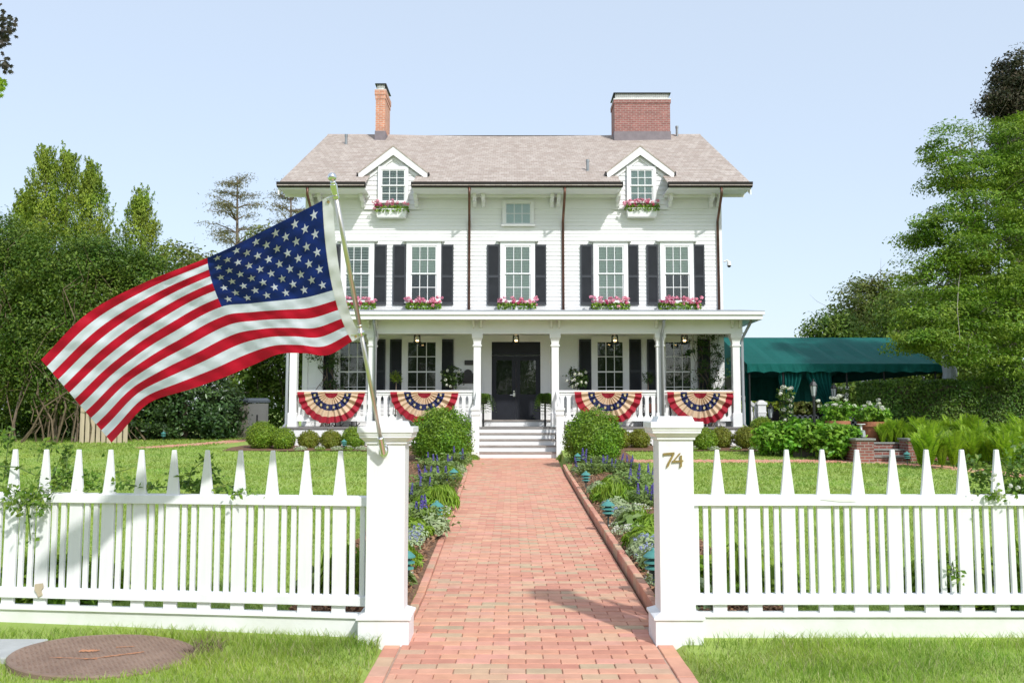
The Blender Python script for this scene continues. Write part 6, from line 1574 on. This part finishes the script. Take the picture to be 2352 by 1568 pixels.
tree('layered_tree', 'big leafy tree with pale branches and layered foliage at the right edge', 'tree', px_blobs(BIG, 24.6, 1.0), (W(2345, 1000, 26.5).x, 26.5, ZT_), 'bigtree', 551, 600, 170, .09, .30, .30, .8, .45, trunk=.17, bark='barkpale', nl=25, inner=.25, lr=.04, wob=.07)
for i, (px, lab) in enumerate(((1735, 'sunlit low shrub seen under the left end of the canopy'), (1830, 'sunlit low shrub seen under the canopy between the curtains'), (1950, 'sunlit low shrub seen under the canopy right of the curtains'), (2060, 'sunlit low shrub behind the hedge corner under the canopy'))):
    tree('low_shrub', lab, 'shrub', px_blobs([(px, 915, 60, 28), (px + 25, 930, 50, 24), (px - 25, 935, 50, 26)], 44, 1), (W(px, 960, 44).x, 44, G(44)), 'arbor' if i != 1 else 'olive', 561 + i, 420, 10, .2, .25, grp='sunlit shrubs behind the canopy', trunk=.06, nl=3)
tree('wild_bush', 'dark green mass beyond the far end of the canopy', 'bush', px_blobs([(2040, 880, 60, 40), (2110, 870, 60, 50), (2190, 880, 70, 60), (1980, 905, 50, 35)], 40.5, 1), (W(2100, 960, 40.5).x, 40.5, G(40)), 'backtree', 571, 700, 12, .2, .28, trunk=.06, nl=3)
# boards and shed at the left
def boards():
    Y = 28.7; t = thing('board_fence', 'bleached upright board fence behind the flag tip', 'fence', (W(235, 1005, Y).x, Y, G(Y))); R = random.Random(3)
    for k in range(9):
        a, b = W(182 + k * 12.5, 1006, Y), W(182 + k * 12.5 + 11.5, 950 + R.uniform(-6, 6), Y); m = MB(); m.box(a.x, b.x, Y + R.uniform(0, .03), Y + .05, G(Y) - .05, b.z + .3); m.build('board', M['weatherwood'], t)
boards()
def shed():
    Y = 32.4; zg = G(Y); t = thing('storage_shed', 'low beige and grey resin storage shed with dark lid beside the evergreen shrub', 'shed', (W(580, 1003, Y).x, Y, zg))
    x0, x1 = W(570, 960, Y).x, W(616, 960, Y).x; xb = W(543, 960, Y + .7).x; zt = WZ(926, Y)
    m = MB(); m.add([(x0, Y, zg), (x1, Y, zg), (x1, Y, zt), (x0, Y, zt)], [(0, 1, 2, 3)]); m.box(x0 + .06, x1 - .06, Y - .015, Y - .001, zg + .1, zt - .12); m.build('door', M['resin_grey'], t)
    m = MB(); m.add([(x0, Y + .002, zg), (x0 - .74, Y + .7, zg), (x0 - .74, Y + .7, zt + .02), (x0, Y + .002, zt), (x1, Y + .002, zg), (x1 - .3, Y + .95, zg), (x1 - .3, Y + .95, zt), (x1, Y + .002, zt)], [(0, 3, 2, 1), (4, 5, 6, 7), (1, 2, 6, 5)]); m.build('body', M['resin'], t)
    m = MB(); vs = [(px_ + e * ex, py_ + e * ey, z) for z, e in ((zt + .03, .06), (zt + .10, .07), (zt + .19, -.05)) for px_, py_, ex, ey in ((x0, Y, 0, -1), (x1, Y + .03, 1, -.6), (x1 - .3, Y + .98, 1, 1), (x0 - .74, Y + .72, -1, .3))]; m.add(vs, [(3, 2, 1, 0), (8, 9, 10, 11)] + [(b + i, b + (i + 1) % 4, b + 4 + (i + 1) % 4, b + 4 + i) for b in (0, 4) for i in range(4)]); m.build('lid', M['resin_lid'], t)
    m = MB(); m.box(x0 + .30, x0 + .36, Y - .03, Y - .016, zg + .55, zg + .85); m.build('handle', M['black'], t)
shed()

# =================================================================== ROSES ON THE FENCES AND BRANCH AT THE TOP LEFT
def rose(lab, clusters, canes, seed, Yb, flowers=()):
    rng = rnd(seed); c0 = W(clusters[0][0], clusters[0][1], Yb); t = thing('climbing_rose', lab, 'climbing rose', (c0.x, Yb, 0), 'climbing roses on the fences'); m = MB(); P = []; N = []
    for cane in canes:
        pts = [W(x, y, Yb + d) for x, y, d in cane]; m.tube(pts, [.0045 - .003 * i / len(pts) for i in range(len(pts))], 6)
        for i in range(int(len(pts) * 5)):
            k = rng.integers(0, len(pts) - 1); q = pts[k].lerp(pts[k + 1], rng.random()); P.append(np.array(q) + rng.normal(size=3) * .022); N.append(rng.normal(size=3) + np.array((0, -.6, .7)))
    for px, py, rx, ry, d, n in clusters:
        c = W(px, py, Yb + d); s = F / Yb
        for k in range(n):
            o = np.array((rng.normal() * rx / s * .5, rng.normal() * .05, rng.normal() * ry / s * .5)); P.append(np.array(c) + o); N.append(rng.normal(size=3) * .7 + np.array((0, -.6, .6)))
        for k in range(4): m.tube([c + Vector((rng.normal() * rx / s * .4, .02, rng.normal() * ry / s * .4)) for _ in range(4)], .0022, 5)
    m.build('stem', M['stem'], t); P = np.array(P); leaves('foliage', rng, P, np.array(N), .04 * (.6 + .7 * rng.random(len(P))), M['rose_leaf'], t, aspect=.6)
    if flowers:
        cs = np.array([W(x, y, Yb + d) for x, y, d in flowers]); D = sphere_dirs(rng, len(cs) * 14); leaves('blossom', rng, np.repeat(cs, 14, 0) + D * .012, D, .02, M['whiteflower'], t, aspect=.9)
rose('rose vine with green shoots over the left corner of the left fence', [(60, 1150, 45, 28, -.14, 110), (95, 1165, 14, 22, -.14, 30), (25, 1135, 30, 20, -.08, 40), (120, 1105, 40, 25, .06, 110), (165, 1100, 40, 32, .10, 150), (205, 1105, 40, 30, .10, 120), (90, 1130, 40, 20, -.06, 50), (12, 1010, 22, 40, .12, 60), (15, 1080, 26, 40, .1, 60), (100, 1030, 24, 30, .1, 30), (150, 1055, 18, 40, .1, 34)],
     [[(-20, 1070, .1), (40, 1072, -.05), (90, 1095, .05), (140, 1110, .05), (190, 1128, -.03), (240, 1115, -.05), (290, 1112, -.06)], [(70, 1240, -.03), (66, 1190, -.05), (60, 1150, -.12), (20, 1120, -.1), (-20, 1110, -.1)], [(60, 1150, -.12), (110, 1140, -.1), (150, 1100, .05), (155, 1050, .08), (160, 1020, .1)], [(95, 1110, .1), (105, 1050, .1), (128, 1000, .1)], [(10, 1100, .1), (16, 1040, .1), (28, 980, .1)], [(120, 1100, .1), (135, 1060, .12), (165, 1025, .12)]], 601, 6.12)
rose('thin rose vine trailing along the top rail of the left fence', [(430, 1110, 30, 20, .1, 60), (455, 1118, 24, 14, .06, 40), (480, 1095, 26, 30, .08, 70), (550, 1130, 24, 14, -.06, 60), (290, 1108, 24, 16, .06, 40), (340, 1116, 20, 10, .06, 24), (520, 1120, 30, 14, .06, 22), (405, 1095, 20, 24, .1, 22), (585, 1138, 20, 6, -.04, 14)],
     [[(290, 1112, -.04), (350, 1120, .06), (410, 1115, .06), (470, 1112, .05), (510, 1128, .05), (560, 1128, -.06), (620, 1140, -.03), (700, 1138, .03)], [(430, 1120, .1), (440, 1080, .1), (470, 1055, .1)], [(400, 1120, .1), (395, 1075, .12), (405, 1050, .12)], [(250, 1120, .1), (265, 1085, .12), (300, 1075, .12)], [(470, 1120, .1), (485, 1070, .1), (480, 1045, .1)]], 602, 6.03)
rose('rose bush with small white blooms at the right end of the right fence', [(2300, 1110, 60, 40, .12, 220), (2345, 1100, 40, 60, .15, 200), (2250, 1135, 45, 14, .06, 70), (2250, 1090, 22, 24, .15, 60), (2230, 1065, 22, 18, .2, 40), (2290, 1140, 36, 12, -.05, 44), (2350, 1040, 26, 30, .2, 60)],
     [[(2352, 1150, .1), (2310, 1110, .1), (2270, 1080, .12), (2235, 1060, .15)], [(2340, 1170, .1), (2345, 1100, .12), (2300, 1055, .15)], [(2300, 1140, .05), (2250, 1138, .02), (2215, 1142, .0)]], 603, 5.86, [(2296, 1135, -.08), (2280, 1100, -.04), (2284, 1090, -.04), (2290, 1125, -.08), (2300, 1140, -.06), (2320, 1115, .0), (2270, 1142, -.04), (2338, 1120, .0)])
rose('single leafy sprig poking through the right fence between two slats', [(2190, 1310, 12, 26, -.03, 16)], [[(2190, 1400, .06), (2196, 1340, .0), (2188, 1290, -.03)]], 604, 5.86)
def bed_hosta(px, py, lab, seed):      # low plants seen through the fence gaps
    pass
def maple():
    Y = 5.8; t = thing('maple_tree', 'overhanging maple twigs with dark and bright green lobed leaves at the top left corner', 'tree', (-5.3, 6.3, 0)); rng = rnd(611); m = MB()
    limb(m, (-5.3, 6.3, -.1), (-5.2, 6.2, 2.6), .14, .11, rng, .05, 10, 5); limb(m, (-5.2, 6.2, 2.6), (-5.0, 6.0, 5.2), .11, .04, rng, .06, 8, 6)
    A = [W(18, 62, Y), W(12, 140, Y), W(4, 190, Y - .05)]
    for a in A: limb(m, (-5.1, 6.1, a.z - .5), a + Vector((-.15, 0, 0)), .03, .006, rng, .1, 6, 6); m.tube([a + Vector((-.15, 0, 0)), a + Vector((-.04, 0, .0)), a], .004, 5)
    m.build('trunk', M['bark'], t)
    def lobed(c, n, up, r):
        n = Vector(n).normalized(); u = n.orthogonal().normalized(); u = (Vector(up) - n * n.dot(Vector(up))).normalized() if abs(n.dot(Vector(up).normalized())) < .95 else u; w = n.cross(u); vs = [c]
        prof = [(0, 1), (.22, .55), (.55, .85), (.8, .42), (1.25, .72), (1.7, .35), (2.3, .45), (PI, .25)]; full = prof + [(2 * PI - a, q) for a, q in prof[-2:0:-1]]
        for a, q in full: vs.append(c + (u * math.cos(a) + w * math.sin(a)) * r * q + n * .06 * r * math.sin(a * 3))
        k = len(full); return vs, [(0, i + 1, (i + 1) % k + 1) for i in range(k)]
    D = MB(); L_ = MB()
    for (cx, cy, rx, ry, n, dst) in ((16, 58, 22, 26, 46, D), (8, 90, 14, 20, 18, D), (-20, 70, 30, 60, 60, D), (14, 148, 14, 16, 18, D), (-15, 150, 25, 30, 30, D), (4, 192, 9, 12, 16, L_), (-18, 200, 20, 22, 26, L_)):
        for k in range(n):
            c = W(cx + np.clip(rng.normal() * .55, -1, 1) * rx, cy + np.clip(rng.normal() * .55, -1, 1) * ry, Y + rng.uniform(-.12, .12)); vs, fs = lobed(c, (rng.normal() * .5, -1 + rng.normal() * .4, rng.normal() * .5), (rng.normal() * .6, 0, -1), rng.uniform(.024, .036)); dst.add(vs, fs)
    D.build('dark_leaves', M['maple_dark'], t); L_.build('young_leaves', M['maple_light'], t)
maple()
# plants behind the fences near the posts (seen through the gaps)
for i, (px, py, pr, lab) in enumerate(((1625, 1390, LF[1], 'green leafy plant behind the right fence beside the numbered post'), (1690, 1380, LF[0], 'strappy green plant behind the right fence near the numbered post'), (1730, 1385, LF[1], 'low green plant behind the third right fence picket'), (815, 1380, LF[0], 'strappy green plant behind the left fence beside the gate post'), (760, 1385, SV[1], 'broad leaved plant behind the left fence near the gate post'),
                                       (90, 1340, LF[1], 'green plant at the base behind the left end of the left fence'), (170, 1350, LF[1], 'green plant behind the left fence below the rose vine'), (2250, 1390, LF[1], 'green plant behind the right end of the right fence'), (2330, 1390, LF[0], 'strappy green plant behind the far right end of the right fence'), (2180, 1392, LF[1], 'green plant behind the right fence left of the white rose'))):
    Y = 6.72; x = WX(px, Y, .1); place(pr, (x, Y, G(Y)), i, 1.5, lab)['group'] = 'plants behind the fences'

# =================================================================== ACROSS THE STREET (behind the viewer, seen only in window panes)
mb = MB(); mb.add([(-200, -14, .012), (200, -14, .012), (200, -6, .012), (-200, -6, .012)], [(0, 1, 2, 3)])
tag(mb.build('road', paint('asphalt', (.06, .06, .06), .9, .2, 8)), kind='structure')
def street_trees():
    rng = rnd(701); Bl = []
    for k in range(11):
        x = -50 + k * 10 + rng.uniform(-2, 2); y = -24 + rng.uniform(-3, 3); h = rng.uniform(7.5, 11)
        for q in range(4): Bl.append((x + rng.normal() * 2, y + rng.normal(), h * (.3 + .17 * q), 4.2 - .5 * q, 3, 2.4))
    Cc, Dd = blob_clumps(rng, Bl, 5200, .4); P, N = clump_leaves(rng, Cc, Dd, 9, .55); P[:, 2] = np.maximum(P[:, 2], .2)
    tag(leaves('street_trees', rng, P, N, .5, M['backtree']), kind='stuff')
street_trees()
# =================================================================== LIGHT, SKY, CAMERA
SUN = Vector((.80, -1.5, 1.48)).normalized()
EL = math.asin(SUN.z); AZ = math.atan2(SUN.x, SUN.y)
w = bpy.data.worlds.new('World'); bpy.context.scene.world = w; w.use_nodes = True
nt = w.node_tree; bg = nt.nodes['Background']; sky = nt.nodes.new('ShaderNodeTexSky'); sky.sky_type = 'NISHITA'; sky.sun_disc = False
sky.sun_elevation = EL; sky.sun_rotation = AZ; sky.air_density = 1.0; sky.dust_density = 1.5; sky.ozone_density = 1.0; sky.altitude = 0
mxs = nt.nodes.new('ShaderNodeMix'); mxs.data_type = 'RGBA'; mxs.inputs[0].default_value = .74
mxs.inputs[7].default_value = (2.65, 3.02, 3.5, 1)      # bright summer haze over the whole sky
nt.links.new(sky.outputs[0], mxs.inputs[6]); nt.links.new(mxs.outputs[2], bg.inputs[0]); bg.inputs[1].default_value = .15
l = bpy.data.lights.new('sun', 'SUN'); l.energy = 2.0; l.angle = math.radians(2.2); l.color = (1, .98, .955)
lo = bpy.data.objects.new('sun', l); C.objects.link(lo); lo.rotation_euler = SUN.to_track_quat('Z', 'Y').to_euler(); lo.location = (20, -40, 40)
cam = bpy.data.cameras.new('camera'); co = bpy.data.objects.new('camera', cam); C.objects.link(co)
cam.sensor_width = 36; cam.lens = F / 2352 * 36; cam.clip_end = 3000; cam.clip_start = .05
co.location = (0, 0, HC); co.rotation_euler = (PI / 2 + TH, 0, 0); bpy.context.scene.camera = co
sc = bpy.context.scene
sc.view_settings.view_transform = 'Standard'; sc.view_settings.look = 'None'; sc.view_settings.gamma = 1; sc.view_settings.exposure = .85
sc.cycles.max_bounces = 8; sc.cycles.transparent_max_bounces = 16; sc.cycles.use_denoising = True
